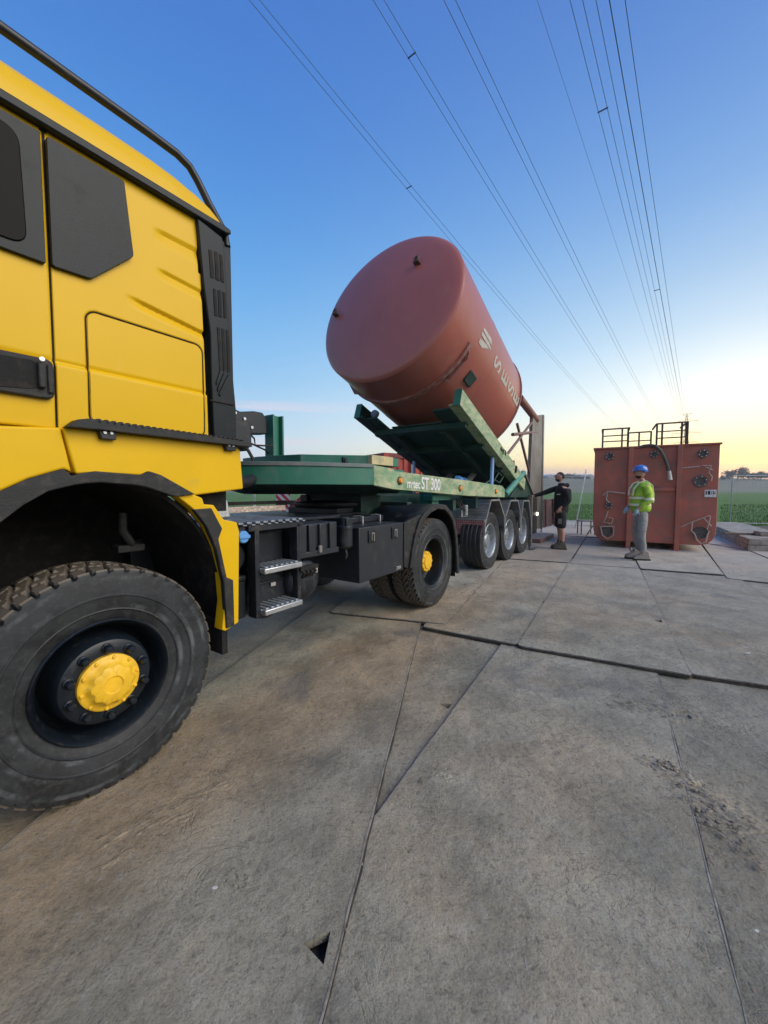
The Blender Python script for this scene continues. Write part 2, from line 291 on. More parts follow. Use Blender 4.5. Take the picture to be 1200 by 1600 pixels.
# ---------------------------------------------------------------- mesh helpers
class MB:
    def __init__(s): s.v = []; s.f = []
    def add(s, v, f):
        k = len(s.v); s.v += [tuple(p) for p in v]; s.f += [tuple(i + k for i in q) for q in f]; return s
    def box(s, x0, y0, z0, x1, y1, z1, M=None):
        v = [(x, y, z) for x in (x0, x1) for y in (y0, y1) for z in (z0, z1)]
        if M is not None: v = [M @ Vector(p) for p in v]
        return s.add(v, [(0, 1, 3, 2), (4, 6, 7, 5), (0, 4, 5, 1), (2, 3, 7, 6), (0, 2, 6, 4), (1, 5, 7, 3)])
    def bar(s, p, q, w, h, up=(0, 0, 1)):
        p = Vector(p); q = Vector(q); d = (q - p).normalized(); u = Vector(up)
        if abs(d.dot(u)) > .95: u = Vector((1, 0, 0))
        a = d.cross(u).normalized(); b = a.cross(d).normalized()
        v = [c + a * (i * w / 2) + b * (j * h / 2) for c in (p, q) for i in (-1, 1) for j in (-1, 1)]
        return s.add(v, [(0, 1, 3, 2), (4, 6, 7, 5), (0, 4, 5, 1), (2, 3, 7, 6), (0, 2, 6, 4), (1, 5, 7, 3)])
    def tube(s, P, r, n=10, r2=None):
        P = [Vector(p) for p in P]; m = len(P); rings = []; prev = None
        for i, p in enumerate(P):
            d = (P[min(i + 1, m - 1)] - P[max(i - 1, 0)]).normalized()
            if prev is None: a = d.orthogonal().normalized()
            else: a = (prev - d * prev.dot(d)).normalized()
            prev = a; b = d.cross(a); rr = r if r2 is None else r + (r2 - r) * i / (m - 1)
            rings.append([p + (a * cos(t) + b * sin(t)) * rr for t in [2 * pi * k / n for k in range(n)]])
        v = [q for g in rings for q in g]; f = []
        for i in range(m - 1):
            for k in range(n): f.append((i * n + k, i * n + (k + 1) % n, (i + 1) * n + (k + 1) % n, (i + 1) * n + k))
        f.append(tuple(reversed(range(n)))); f.append(tuple((m - 1) * n + k for k in range(n)))
        return s.add(v, f)
    def prism(s, poly, y0, y1, M=None):          # poly in x,z, thickness along y
        n = len(poly); v = [(x, y0, z) for x, z in poly] + [(x, y1, z) for x, z in poly]
        if M is not None: v = [M @ Vector(p) for p in v]
        return s.add(v, [tuple(range(n)), tuple(reversed(range(n, 2 * n)))] + [(i, (i + 1) % n + 0, (i + 1) % n + n, i + n)[::-1] for i in range(n)])
    def slab(s, poly, z0, z1):                   # poly in x,y
        n = len(poly); v = [(x, y, z0) for x, y in poly] + [(x, y, z1) for x, y in poly]
        return s.add(v, [tuple(reversed(range(n))), tuple(range(n, 2 * n))] + [(i, (i + 1) % n, (i + 1) % n + n, i + n) for i in range(n)])
    def ring(s, outer, inner, y0, y1):           # band between two equally long polylines in x,z
        n = len(outer); v = [(x, y0, z) for x, z in outer] + [(x, y0, z) for x, z in inner] + [(x, y1, z) for x, z in outer] + [(x, y1, z) for x, z in inner]
        f = []
        for i in range(n - 1):
            f += [(i, i + 1, n + i + 1, n + i), (2 * n + i, 3 * n + i, 3 * n + i + 1, 2 * n + i + 1), (i, 2 * n + i, 2 * n + i + 1, i + 1), (n + i, n + i + 1, 3 * n + i + 1, 3 * n + i)]
        f += [(0, n, 3 * n, 2 * n), (n - 1, 3 * n - 1, 4 * n - 1, 2 * n - 1)]
        return s.add(v, f)
    def lathe(s, prof, n=48, M=None, mod=None, caps=True):   # prof: (radius, y) about the y axis
        m = len(prof); v = []
        for i, (r, y) in enumerate(prof):
            for k in range(n):
                t = 2 * pi * k / n; rr = r + (mod(i, t) if mod else 0); v.append((rr * cos(t), y, rr * sin(t)))
        f = [(i * n + k, i * n + (k + 1) % n, (i + 1) * n + (k + 1) % n, (i + 1) * n + k) for i in range(m - 1) for k in range(n)]
        if caps:
            if prof[0][0] > 0: f.append(tuple(reversed(range(n))))
            if prof[-1][0] > 0: f.append(tuple((m - 1) * n + k for k in range(n)))
        if M is not None: v = [M @ Vector(p) for p in v]
        return s.add(v, f)
    def ico(s, c, r, sub=1, jit=.2, sq=(1, 1, 1), rng=rnd):
        bm = bmesh.new(); bmesh.ops.create_icosphere(bm, subdivisions=sub, radius=1)
        for q in bm.verts:
            k = 1 + rng.uniform(-jit, jit); q.co = Vector((q.co.x * sq[0], q.co.y * sq[1], q.co.z * sq[2])) * (r * k) + Vector(c)
        bm.verts.index_update(); s.add([q.co[:] for q in bm.verts], [tuple(w.index for w in g.verts) for g in bm.faces]); bm.free(); return s
    def build(s, name, m, parent=None, bevel=0., smooth=True, ang=35, seg=2):
        me = bpy.data.meshes.new(name); me.from_pydata(s.v, [], s.f)
        bm = bmesh.new(); bm.from_mesh(me); bmesh.ops.recalc_face_normals(bm, faces=bm.faces); bm.to_mesh(me); bm.free()
        me.materials.append(m)
        if smooth: me.shade_smooth(); me.set_sharp_from_angle(angle=R(ang))
        o = bpy.data.objects.new(name, me); COL.objects.link(o)
        if parent: o.parent = parent
        if bevel:
            b = o.modifiers.new('bevel', 'BEVEL'); b.width = bevel; b.segments = seg; b.limit_method = 'ANGLE'; b.angle_limit = R(40)
        return o
def empty(name, label, cat, loc=(0, 0, 0), rz=0., group=None):
    o = bpy.data.objects.new(name, None); COL.objects.link(o); o.location = loc; o.rotation_euler = (0, 0, rz); o.empty_display_size = .2
    o['label'] = label; o['category'] = cat
    if group: o['group'] = group
    return o
def tag(o, label, cat, group=None):
    o['label'] = label; o['category'] = cat
    if group: o['group'] = group
    return o
def struct(o, kind='structure'): o['kind'] = kind; return o
def copy_tree(o, parent=None):
    c = o.copy(); COL.objects.link(c)
    if parent is not None: c.parent = parent
    for ch in list(o.children): copy_tree(ch, c)
    return c
def text_obj(name, s, size, m, parent=None, bold=0., depth=.003, sx=1.0, space=1.0):
    cu = bpy.data.curves.new(name, 'FONT'); cu.body = s; cu.size = size; cu.extrude = depth; cu.offset = bold; cu.space_character = space
    t = bpy.data.objects.new(name + '_c', cu); COL.objects.link(t); bpy.context.view_layer.update()
    me = bpy.data.meshes.new_from_object(t.evaluated_get(bpy.context.evaluated_depsgraph_get())); bpy.data.objects.remove(t)
    for v in me.vertices: v.co.x *= sx
    me.materials.clear(); me.materials.append(m); me.name = name
    o = bpy.data.objects.new(name, me); COL.objects.link(o)
    if parent: o.parent = parent
    return o
def arc(cx, cz, r, a0, a1, n, sq=1.0): return [(cx + r * cos(R(a0 + (a1 - a0) * i / n)), cz + r * sq * sin(R(a0 + (a1 - a0) * i / n))) for i in range(n + 1)]
def rrect(x0, z0, x1, z1, r, n=5):
    p = []
    for cx, cz, a in ((x1 - r, z1 - r, 0), (x0 + r, z1 - r, 90), (x0 + r, z0 + r, 180), (x1 - r, z0 + r, 270)): p += arc(cx, cz, r, a, a + 90, n)
    return p
def rpoly(P, r, n=4):
    out = []; m = len(P)
    for i in range(m):
        a, b, c = Vector(P[i - 1]), Vector(P[i]), Vector(P[(i + 1) % m])
        k = min(r, (a - b).length * .45, (c - b).length * .45); p = b + (a - b).normalized() * k; q = b + (c - b).normalized() * k
        for j in range(n + 1):
            t = j / n; out.append(tuple(p * (1 - t) ** 2 + b * 2 * t * (1 - t) + q * t * t))
    return out

# ================================================================ SETTING
def sheet(name, x0, y0, x1, y1, z, m, nx=1, ny=1, fn=None):
    v = []; f = []
    for j in range(ny + 1):
        for i in range(nx + 1):
            x = x0 + (x1 - x0) * i / nx; y = y0 + (y1 - y0) * j / ny; v.append((x, y, z + (fn(x, y) if fn else 0)))
    for j in range(ny):
        for i in range(nx):
            k = j * (nx + 1) + i; f.append((k, k + 1, k + nx + 2, k + nx + 1))
    mb = MB(); mb.add(v, f); return struct(mb.build(name, m))
sheet('ground', -1500, -600, 1500, 1800, -.09, field_m)
mb = MB(); mb.slab([(-30, -12), (30, -12), (34, 12.5), (22, 15.4), (8, 16.6), (-30, 17.5)], -.08, -.035); struct(mb.build('muddy_ground', dirt_m))
def hillf(x, y):
    t = max(0, min(1, (y - 215) / 330)); return (t * t * (3 - 2 * t)) * (17.5 + 2.5 * sin(x * .006 + 1) + 1.2 * sin(x * .021)) - .35 * (1 - min(1, t * 60))
sheet('hill', -1400, 205, 1400, 900, -.1, hill_m, 90, 40, hillf)

# road plates
PL = [
 ('huge mud-caked road plate beside the front wheel, triangular hole near its edge', [(-0.820, 4.861), (0.443, 4.434), (-0.184, 0.871), (-1.558, 0.960), (-1.500, 1.472), (-1.449, 1.964), (-1.281, 2.761)], 0.024, [[(-0.251, 1.156), (-0.170, 1.190), (-0.179, 1.099)]]),
 ('narrow darker wedge of road plate showing between two wide foreground plates', [(0.339, 4.600), (1.559, 3.672), (0.090, 1.320), (-0.226, 1.320)], -0.006, [[(0.370, 2.590), (0.460, 2.590), (0.420, 2.528)]]),
 ('wide road plate in the middle foreground covered with scraped drag marks', [(1.254, 3.872), (2.264, 3.250), (0.907, 0.871), (-0.195, 0.871), (-0.075, 1.591)], 0.010, []),
 ('road plate at the right edge with heaped broken mud clods along its left seam', [(2.122, 3.213), (3.287, 2.835), (1.685, 0.871), (0.797, 0.871)], -0.004, []),
 ('pale grey-blue road plate with its near right corner rounded and lifted over the foreground plate', [(3.781, 7.932), (4.766, 7.393), (2.317, 2.904), (1.192, 3.477)], 0.040, [[(2.871, 4.175), (2.967, 4.175), (2.911, 4.075)]]),
 ('smooth road plate at the right edge with a small white scrap lying on it', [(4.750, 7.331), (5.904, 6.709), (3.976, 3.301), (3.066, 2.639), (2.322, 2.955)], 0.030, []),
 ('grey road plate right of the rear wheel plate with two small dark specks', [(2.879, 9.089), (3.863, 8.079), (1.274, 3.550), (1.189, 3.520), (0.392, 3.981)], 0.034, [[(1.968, 4.888), (2.052, 4.916), (1.975, 4.806)]]),
 ('road plate under the rear drive wheel with a rounded front corner', [(-0.618, 4.434), (0.630, 4.037), (2.660, 8.390), (0.812, 9.089)], 0.044, []),
 ('dark shaded road plate underneath the steps and tool box', [(0.780, 8.725), (-0.634, 4.552), (-0.815, 4.480), (-1.532, 0.871), (-2.757, 0.871), (-3.133, 5.478), (-0.591, 9.089)], 0.004, []),
 ('road plate beside the trailer wheels in front of the man in black', [(1.956, 8.471), (5.387, 13.194), (6.326, 12.272), (3.508, 7.457), (2.102, 8.079)], 0.052, []),
 ('road plate between the two men in front of the tub', [(6.346, 12.272), (7.123, 11.778), (4.500, 6.923), (3.502, 7.393)], 0.046, []),
 ('pale road plate with rounded corner in front of the red tub', [(7.142, 11.778), (8.737, 11.037), (5.511, 6.364), (4.487, 6.868)], 0.056, []),
 ('road plate leading under the slab stack at the right', [(8.717, 10.900), (8.701, 9.483), (6.684, 5.849), (6.266, 5.478), (5.406, 6.183)], 0.038, []),
 ('road plate behind the man in black', [(6.343, 15.802), (7.758, 14.743), (5.822, 11.470), (4.894, 12.272)], 0.062, []),
 ('road plate carrying the red tub', [(7.806, 14.743), (10.784, 12.999), (8.425, 10.383), (5.878, 11.470)], 0.066, []),
 ('road plate carrying the concrete slab stack', [(10.826, 12.999), (11.185, 8.390), (6.337, 5.310), (8.387, 9.089), (8.327, 10.261)], 0.050, []),
 ('long road plate in the shade beneath the trailer axles', [(-0.603, 9.282), (1.938, 8.639), (4.963, 12.446), (6.292, 15.802), (0.470, 14.500), (-3.223, 11.037)], 0.028, []),
 ('far road plate at the edge of the field beyond the trailer', [(-6.820, 14.037), (0.477, 14.743), (10.196, 14.994), (12.031, 17.708), (-8.425, 17.359)], 0.072, []),
 ('narrow strip of road plate at the right edge beyond the smooth scrap-bearing plate', [(5.826, 6.607), (6.820, 5.970), (5.261, 3.550), (4.006, 3.327)], 0.0180, []),
]
GRP = 'loose road plates laid over the muddy ground'
seam_m = mat('seam_dirt_shade', (.045, .037, .030), .95, dirt=(.12, .095, .07), damt=.4, dscale=9)  # dark strip at plate edges: seam dirt and shadow line in one colour
worn_m = mat('worn_edge', (.30, .285, .25), .6, dirt=(.12, .10, .08), damt=.6, dscale=6)
def plate(label, poly, z, holes):
    P = [Vector((p[0], p[1])) for p in poly]
    if sum(P[i - 1].x * P[i].y - P[i].x * P[i - 1].y for i in range(len(P))) < 0: P.reverse()
    P = [Vector(p) for p in rpoly(P, .05, 3)]
    Q = []
    for i in range(len(P)):             # slightly uneven edges
        a, b = P[i], P[(i + 1) % len(P)]; k = max(1, int((b - a).length / .12)); nrm = Vector((b.y - a.y, a.x - b.x)).normalized() if (b - a).length > 1e-6 else Vector((0, 0))
        for j in range(k): Q.append(a.lerp(b, j / k) + nrm * (rnd.uniform(-.0018, .0018) if j else 0))
    P = Q
    bm = bmesh.new(); loops = [[(p.x, p.y) for p in P]] + [[(q[0], q[1]) for q in h] for h in holes]; ed = []
    for lp in loops:
        vs = [bm.verts.new((x, y, z)) for x, y in lp]; ed += [bm.edges.new((vs[i], vs[(i + 1) % len(vs)])) for i in range(len(vs))]
    bmesh.ops.triangle_fill(bm, use_beauty=True, edges=ed, normal=(0, 0, 1)); bm.verts.index_update(); mb = MB()
    mb.add([v.co[:] for v in bm.verts], [tuple(w.index for w in (f.verts if f.normal.z > 0 else reversed(f.verts))) for f in bm.faces]); bm.free()
    for lp in loops: n_ = len(lp); mb.add([(x, y, z) for x, y in lp] + [(x, y, z - .03) for x, y in lp], [(i, (i + 1) % n_, (i + 1) % n_ + n_, i + n_) for i in range(n_)])
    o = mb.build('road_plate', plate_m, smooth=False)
    n = len(Q); N_ = [Vector(((Q[(i + 1) % n] - Q[i - 1]).y, -(Q[(i + 1) % n] - Q[i - 1]).x)).normalized() for i in range(n)]
    for nm, ri, ro, z0, z1, m in (('seam_dirt_shade', -.003, .006, z - .028, z - .008, seam_m), ('worn_edge', -.007, .0005, z - .006, z + .0015, worn_m)):
        mb = MB(); v = []
        for k, q in enumerate(Q):
            jo = rnd.uniform(.1, 1.6) if nm == 'seam_dirt_shade' else 1
            a_ = q + N_[k] * ri * (1 if nm == 'seam_dirt_shade' else rnd.uniform(.2, 1.1)); b_ = q + N_[k] * ro * jo; v += [(a_.x, a_.y, z1), (b_.x, b_.y, z1), (b_.x, b_.y, z0), (a_.x, a_.y, z0)]
        f = []
        for k in range(n): c_ = 4 * k; d_ = 4 * ((k + 1) % n); f += [(c_, d_, d_ + 1, c_ + 1), (c_ + 1, d_ + 1, d_ + 2, c_ + 2)]
        mb.add(v, f); mb.build(nm, m, o, smooth=False)
    return tag(o, label, 'road plate', GRP)
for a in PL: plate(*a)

# mud clods and crumbs
clod_m = mat('dry_mud', (.20, .165, .125), .95, dirt=(.32, .28, .22), damt=.4, dscale=9, var=.3)
mb = MB(); rc = random.Random(3)
def clods(pts, n, spread, r0, r1, z):
    for _ in range(n):
        c = rc.choice(pts); x = c[0] + rc.gauss(0, spread); y = c[1] + rc.gauss(0, spread); r = rc.uniform(r0, r1) * rc.uniform(.5, 1)
        mb.ico((x, y, z + r * .12), r, 1, .32, (1, rc.uniform(.5, 1.4), .35), rc)
clods([(1.455, 1.964), (1.417, 1.853), (1.368, 1.734), (1.465, 1.941)], 90, .045, .003, .012, .02)
clods([(1.389, 1.698), (1.446, 1.681), (1.432, 1.792), (1.419, 1.582), (1.419, 1.522)], 150, .06, .003, .013, .008)
clods([(1.910, 2.615), (1.910, 2.497), (1.977, 2.425), (1.667, 2.574), (1.723, 2.497), (1.562, 2.615)], 110, .07, .003, .011, .03)
clods([(1.273, 2.743), (0.832, 2.788), (0.928, 2.425), (1.197, 2.171), (1.011, 2.012)], 60, .12, .003, .010, .024)
clods([(0.223, 1.896), (0.293, 1.941)], 26, .03, .003, .010, .024)
clods([(-0.545, 1.389), (-0.564, 1.320), (-0.312, 1.129), (-0.297, 1.237)], 60, .05, .002, .007, .04)
clods([(0.937, 1.038), (1.035, 1.067), (1.002, 1.163), (-0.084, 1.218), (-0.058, 1.365), (-0.107, 1.129)], 60, .05, .002, .007, .024)
clods([(1.180, 5.151), (1.637, 6.272), (1.241, 5.849), (1.598, 6.761), (0.895, 5.478), (2.292, 7.035)], 200, .16, .004, .014, .05)
clods([(6.103, 7.653), (5.844, 7.035), (6.291, 8.232), (5.729, 6.761), (0.000, 5.310), (-0.477, 4.861)], 90, .25, .004, .016, .04)
clods([(0.803, 1.582), (0.226, 1.320), (-0.988, 1.964), (-0.902, 1.320), (0.902, 1.320)], 140, .5, .0015, .005, .03)
struct(mb.build('mud_clods', clod_m, smooth=False), 'stuff')
from mathutils import noise as mnoise
def mud_patch(c, rx, ry, rot, h, z, seed):
    n = 70; v = []; f = []; cr, sr = cos(rot), sin(rot)
    for j in range(n + 1):
        for i in range(n + 1):
            a = -1 + 2 * i / n; b = -1 + 2 * j / n; x = c[0] + a * rx * cr - b * ry * sr; y = c[1] + a * rx * sr + b * ry * cr
            q = Vector((a * rx * 9, b * ry * 26, seed)); w = mnoise.fractal(Vector((a * 2.2, b * 2.2, seed * 1.7)), 1, 2, 4)
            m = max(0, 1 - (a * a + b * b) ** .5 + w * .55 - .15); rgd = 1 - abs(mnoise.fractal(q, .9, 2.1, 5)) * 1.6; g = mnoise.fractal(q * 3, .8, 2.1, 4)
            v.append((x, y, z - .003 + h * min(1, m * 2.2) * (max(0, rgd) * .75 + g * .35) - (.03 if m <= 0 else 0)))
    for j in range(n):
        for i in range(n): k = j * (n + 1) + i; f.append((k, k + 1, k + n + 2, k + n + 1))
    mb = MB(); mb.add(v, f); struct(mb.build('mud_ridges', plate_m, None, 0, True, 80), 'stuff')
mud_patch([(1.499, 1.709)][0], .30, .16, R(-32), .020, .0, 3.3)
mud_patch([(1.452, 1.941)][0], .14, .08, R(-50), .016, .010, 5.1)
mud_patch([(1.670, 2.512)][0], .30, .12, R(-20), .014, .010, 7.7)
mud_patch([(0.930, 2.229)][0], .40, .22, R(-35), .008, .010, 9.2)
mud_patch([(-0.527, 1.354)][0], .07, .05, R(-35), .010, .024, 2.2)
mud_patch([(-0.955, 1.613)][0], .40, .14, R(40), .010, .024, 6.4)
mud_patch([(0.285, 1.883)][0], .09, .05, R(20), .010, .010, 8.4)
def scrap(px, label, s):
    m_ = MB(); x, y = px; m_.slab([(x + s * a, y + s * b) for a, b in ((-1, -.3), (-.2, -.6), (.9, -.2), (1, .35), (.1, .6), (-.8, .4))], .047, .050)
    tag(m_.build('paper_scrap', mat('scrap_white', (.50, .50, .48), .8), smooth=False), label, 'litter')
scrap([(3.082, 3.288)][0], 'small white scrap lying on the smooth plate at the right edge', .020)
scrap([(-0.588, 1.303)][0], 'white chalky scrap lying on the big plate near the front wheel', .009)
scrap([(1.169, 1.168)][0], 'white scrap among mud at the lower right edge', .007)

# crop rows' nearer blades so the field edge is not a clean line
mb = MB(); rg = random.Random(5)
def blades(n, x0, x1, y0, y1, h):
    for _ in range(n):
        y = y0 + (y1 - y0) * rg.random() ** 1.6; x = rg.uniform(x0, x1) * y / y0; a = rg.uniform(0, pi); w = .012 * y / y0; hh = h * rg.uniform(.5, 1.2); l = rg.uniform(-.08, .08)
        mb.add([(x - w * cos(a), y - w * sin(a), -.09), (x + w * cos(a), y + w * sin(a), -.09), (x + l, y + l, hh - .09)], [(0, 1, 2)])
blades(9000, 13.5, 20, 15.9, 40, .13); blades(8000, 6.2, 9.4, 17.0, 40, .13); blades(4000, -6.5, -3.2, 17.6, 34, .13)
def f_blade(q): q.b.inputs['Base Color'].default_value = (.085, .18, .035, 1); q.b.inputs['Roughness'].default_value = .7
blade_m = node_mat('grass_blades', f_blade)
struct(mb.build('grass', blade_m, smooth=False), 'stuff')

# ================================================================ LORRY (tractor unit)
truck = empty('lorry', 'big yellow tractor lorry with black hexagonal side window, roof rail and yellow wheel hubs', 'lorry', (-1.278, 1.795, 0.0), 0.97318)
CENY = 1.25
def P3(L_, y): return [(u, y, z) for u, z in L_]

# --- cab core
mb = MB(); mb.prism([(-2.0, 1.50), (.48, 1.50), (.49, 2.90), (-2.0, 2.90)], .03, 2.47); mb.build('cab_shell', yellow, truck, .01)
# --- sculpted side panels: height field on a grid
def flute(u, z, u0, z0, u1, z1, w0, w1, dep):
    if u < u0: return 0
    t = min(1.0, (u - u0) / (u1 - u0)); zc = z0 + (z1 - z0) * t; w = w0 + (w1 - w0) * t; s = (zc - z) / w
    if s < -.35 or s > 1: return 0
    ease = min(1, t * 3.5); ease = ease * ease * (3 - 2 * ease)
    return dep * ease * ((s + .35) / .35 if s < 0 else (1 - s) ** 1.4)
def relief(u, z):
    h = 0.
    h += .010 * (1 / (1 + math.exp((z - 1.955) / .0035))) * 1.0                   # belt crease
    h -= .006 * max(0, 1 - abs(z - 1.962) / .012)
    if u > -.14:
        h -= flute(u, z, .26, 2.705, .50, 2.705, .06, .07, .012)
        h -= flute(u, z, .27, 2.520, .50, 2.500, .045, .05, .012)
        h -= flute(u, z, .12, 2.335, .50, 2.285, .045, .04, .017)
        # shallow rim round the black window panel
    h += .012 * (1 - ((z - 2.3) / .62) ** 2) - .010
    return h
HATCH = (-.030, 1.716, .512, 2.215, .045)
def sd_rr(u, z, b):
    cx, cz = (b[0] + b[2]) / 2, (b[1] + b[3]) / 2; hx, hz = (b[2] - b[0]) / 2 - b[4], (b[3] - b[1]) / 2 - b[4]
    dx, dz = abs(u - cx) - hx, abs(z - cz) - hz
    return math.hypot(max(dx, 0), max(dz, 0)) + min(max(dx, dz), 0) - b[4]
def side_grid(name, u0, u1, z0, z1, st, keep, m, groove=None, parent=truck, right=None):
    nu = int((u1 - u0) / st); nz = int((z1 - z0) / st); v = []; f = []
    for j in range(nz + 1):
        for i in range(nu + 1):
            u = u0 + (u1 - u0) * i / nu; z = z0 + (z1 - z0) * j / nz
            if right: u = u0 + (right(z) - u0) * i / nu
            g = groove(u, z) if groove else 0.
            v.append((u, .008 - relief(u, z) + g, z))
    for j in range(nz):
        for i in range(nu):
            a = j * (nu + 1) + i; f.append((a, a + 1, a + nu + 2, a + nu + 1))
    mb = MB(); mb.add(v, f); mb.f = [q for q in mb.f if keep(sum(v[k][0] for k in q) / 4, sum(v[k][2] for k in q) / 4)]
    # returned edge so the panel has thickness
    o = mb.build(name, m, parent, 0, True, 60); s = o.modifiers.new('thick', 'SOLIDIFY'); s.thickness = .014; s.offset = -1
    return o
def groove_h(u, z):
    d = abs(sd_rr(u, z, HATCH)); return .011 * math.exp(-(d / .0028) ** 2)
def rear_edge(z): return .500 + .055 * max(0, (2.1 - z)) / 2.1 + (.012 if z < 2.6 else 0.0) + (.012 * min(1, (2.6 - z) * 2) if z < 2.6 else 0)
o = side_grid('cab_side_panel', -.143, .50, 1.682, 2.878, .0042, lambda u, z: True, yellow, groove_h, right=rear_edge)
side_grid('door', -2.0, -.153, 1.682, 2.878, .010, lambda u, z: True, yellow)
mb = MB(); mb.box(-.16, .016, 1.68, -.136, .028, 2.88); mb.build('door_seal', liner, truck)
# hatch lid: its own sheet just proud inside the groove
def hatch_lid():
    st = .006; nu = int((HATCH[2] - HATCH[0]) / st); nz = int((HATCH[3] - HATCH[1]) / st); v = []; f = []
    for j in range(nz + 1):
        for i in range(nu + 1):
            u = HATCH[0] + (HATCH[2] - HATCH[0]) * i / nu; z = HATCH[1] + (HATCH[3] - HATCH[1]) * j / nz
            cx, cz = (HATCH[0] + HATCH[2]) / 2, (HATCH[1] + HATCH[3]) / 2; e = sd_rr(u, z, HATCH)
            if e > -.006:     # pull the corner points onto the rounded outline
                k = 1.0
                for _ in range(14):
                    k *= .992
                    if sd_rr(cx + (u - cx) * k, cz + (z - cz) * k, HATCH) < -.006: break
                u, z = cx + (u - cx) * k, cz + (z - cz) * k
            v.append((u, .0060 - relief(u, z), z))
    for j in range(nz):
        for i in range(nu):
            a = j * (nu + 1) + i; f.append((a, a + 1, a + nu + 2, a + nu + 1))
    mb = MB(); mb.add(v, f); o = mb.build('hatch', yellow, truck, 0, True, 60); o['label'] = 'rounded locker hatch low on the cab side'
hatch_lid()
mb = MB(); hp_ = rrect(*HATCH[:4], HATCH[4], 8); mb.tube([(u, .0085 - relief(u, z), z) for u, z in hp_ + hp_[:1]], .0030, 6); mb.build('hatch_gap_shade', liner, truck)  # dark tube laid in the groove to draw the shade of the gap
# --- windows
wp = MB(); wp.prism(rpoly([(-2.0, 2.335), (-.166, 2.338), (-.166, 2.842), (-2.0, 2.842)], .006), -.016, .02); wp.build('door_window_panel', darkgrey, truck, .002)
wg = MB(); wg.prism(rpoly([(-1.6, 2.375), (-.222, 2.375), (-.232, 2.80), (-1.6, 2.80)], .06, 6), -.022, -.006); wg.build('door_window', glassm, truck, .004)
wp = MB(); wp.prism(rpoly([(-.146, 2.338), (-.008, 2.345), (.166, 2.520), (.136, 2.842), (-.146, 2.842)], .014), -.016, .02)
o = wp.build('sleeper_window', darkgrey, truck, .002); o['label'] = 'six sided grey black side window panel behind the door'
# --- handle
hp = MB(); hp.prism(rpoly([(-.52, 1.885), (-.40, 1.955), (-.158, 1.958), (-.158, 1.797), (-.40, 1.800), (-.52, 1.85)], .03), -.022, .01); h = hp.build('handle_recess', arch_mat, truck, .006)
hp = MB(); hp.prism(rpoly([(-.40, 1.845), (-.33, 1.935), (-.215, 1.94), (-.215, 1.83), (-.35, 1.815)], .02), -.0255, -.018); hp.build('recess_floor', liner, h, 0)
hp = MB(); hp.box(-.214, -.046, 1.835, -.190, -.022, 1.935); hp.box(-.182, -.032, 1.82, -.162, -.022, 1.935); hp.build('door_handle', arch_mat, truck, .006)
hp = MB(); hp.lathe([(.009, -.052), (.009, -.044)], 16, Matrix.Translation((-.203, 0, 1.945))); hp.build('lock', alu, truck)
# --- roof and trim strip
def roof():
    sec = [(.006, 2.912), (.014, 2.98), (.036, 3.045), (.085, 3.095), (.20, 3.135), (.7, 3.165), (1.25, 3.175)]; sec = sec + [(2.5 - y, z) for y, z in reversed(sec[:-1])]
    us = [(-2.0, 1), (-.6, 1), (.1, .99), (.30, .97), (.42, .92), (.52, .82), (.60, .66), (.650, .47), (.672, .25), (.680, .02)]
    v = [(u, y + (0.02 * (1 - k) if y < 1.25 else -.02 * (1 - k)), 2.912 + (z - 2.912) * k) for u, k in us for y, z in sec]; m = len(sec); f = []
    for i in range(len(us) - 1):
        for j in range(m - 1): a = i * m + j; f.append((a, a + 1, a + m + 1, a + m))
    mb = MB(); mb.add(v, f); mb.build('roof', yellow, truck, 0, True, 50)
roof()
mb = MB(); mb.prism([(-2.0, 2.876), (.655, 2.876), (.690, 2.886), (.688, 2.908), (.655, 2.914), (-2.0, 2.914)], -.022, .05); mb.build('drip_moulding', darkgrey, truck, .006)
mb = MB(); mb.tube([(-1.9, .10, 3.235), (-.3, .10, 3.232), (.30, .10, 3.228), (.45, .10, 3.222), (.52, .10, 3.20), (.565, .10, 3.155), (.62, .085, 3.06), (.672, .06, 2.965), (.690, .045, 2.92), (.698, .035, 2.84)], .021, 14)
mb.build('roof_rail', black, truck)
# --- air deflector with louvres
DE = [(0.492, 2.872), (0.540, 2.864), (0.636, 2.846), (0.647, 2.809), (0.668, 2.334), (0.704, 1.902), (0.703, 1.707), (0.559, 1.722), (0.551, 2.018), (0.551, 2.297), (0.517, 2.558)]
mb = MB(); mb.prism(rpoly(DE, .008), -.012, .03); mb.box(.55, .03, 1.70, .72, .30, 2.86); dfl = mb.build('air_deflector', darkgrey, truck, .006)
SL = [[(0.551, 2.739), (0.570, 2.745), (0.582, 2.599), (0.559, 2.593)], [(0.586, 2.745), (0.605, 2.748), (0.613, 2.598), (0.590, 2.595)], [(0.617, 2.746), (0.633, 2.743), (0.641, 2.600), (0.621, 2.598)],
      [(0.573, 2.540), (0.588, 2.543), (0.596, 2.399), (0.577, 2.396)], [(0.600, 2.544), (0.620, 2.549), (0.624, 2.402), (0.604, 2.399)], [(0.632, 2.546), (0.648, 2.549), (0.653, 2.409), (0.636, 2.403)],
      [(0.591, 2.338), (0.607, 2.340), (0.617, 2.111), (0.600, 2.100)], [(0.619, 2.340), (0.635, 2.342), (0.646, 2.118), (0.625, 2.099)], [(0.647, 2.342), (0.664, 2.344), (0.671, 2.117), (0.653, 2.099)]]
for q in SL: mb = MB(); mb.prism(q, -.016, -.008); mb.build('louvre', liner, dfl, .001)
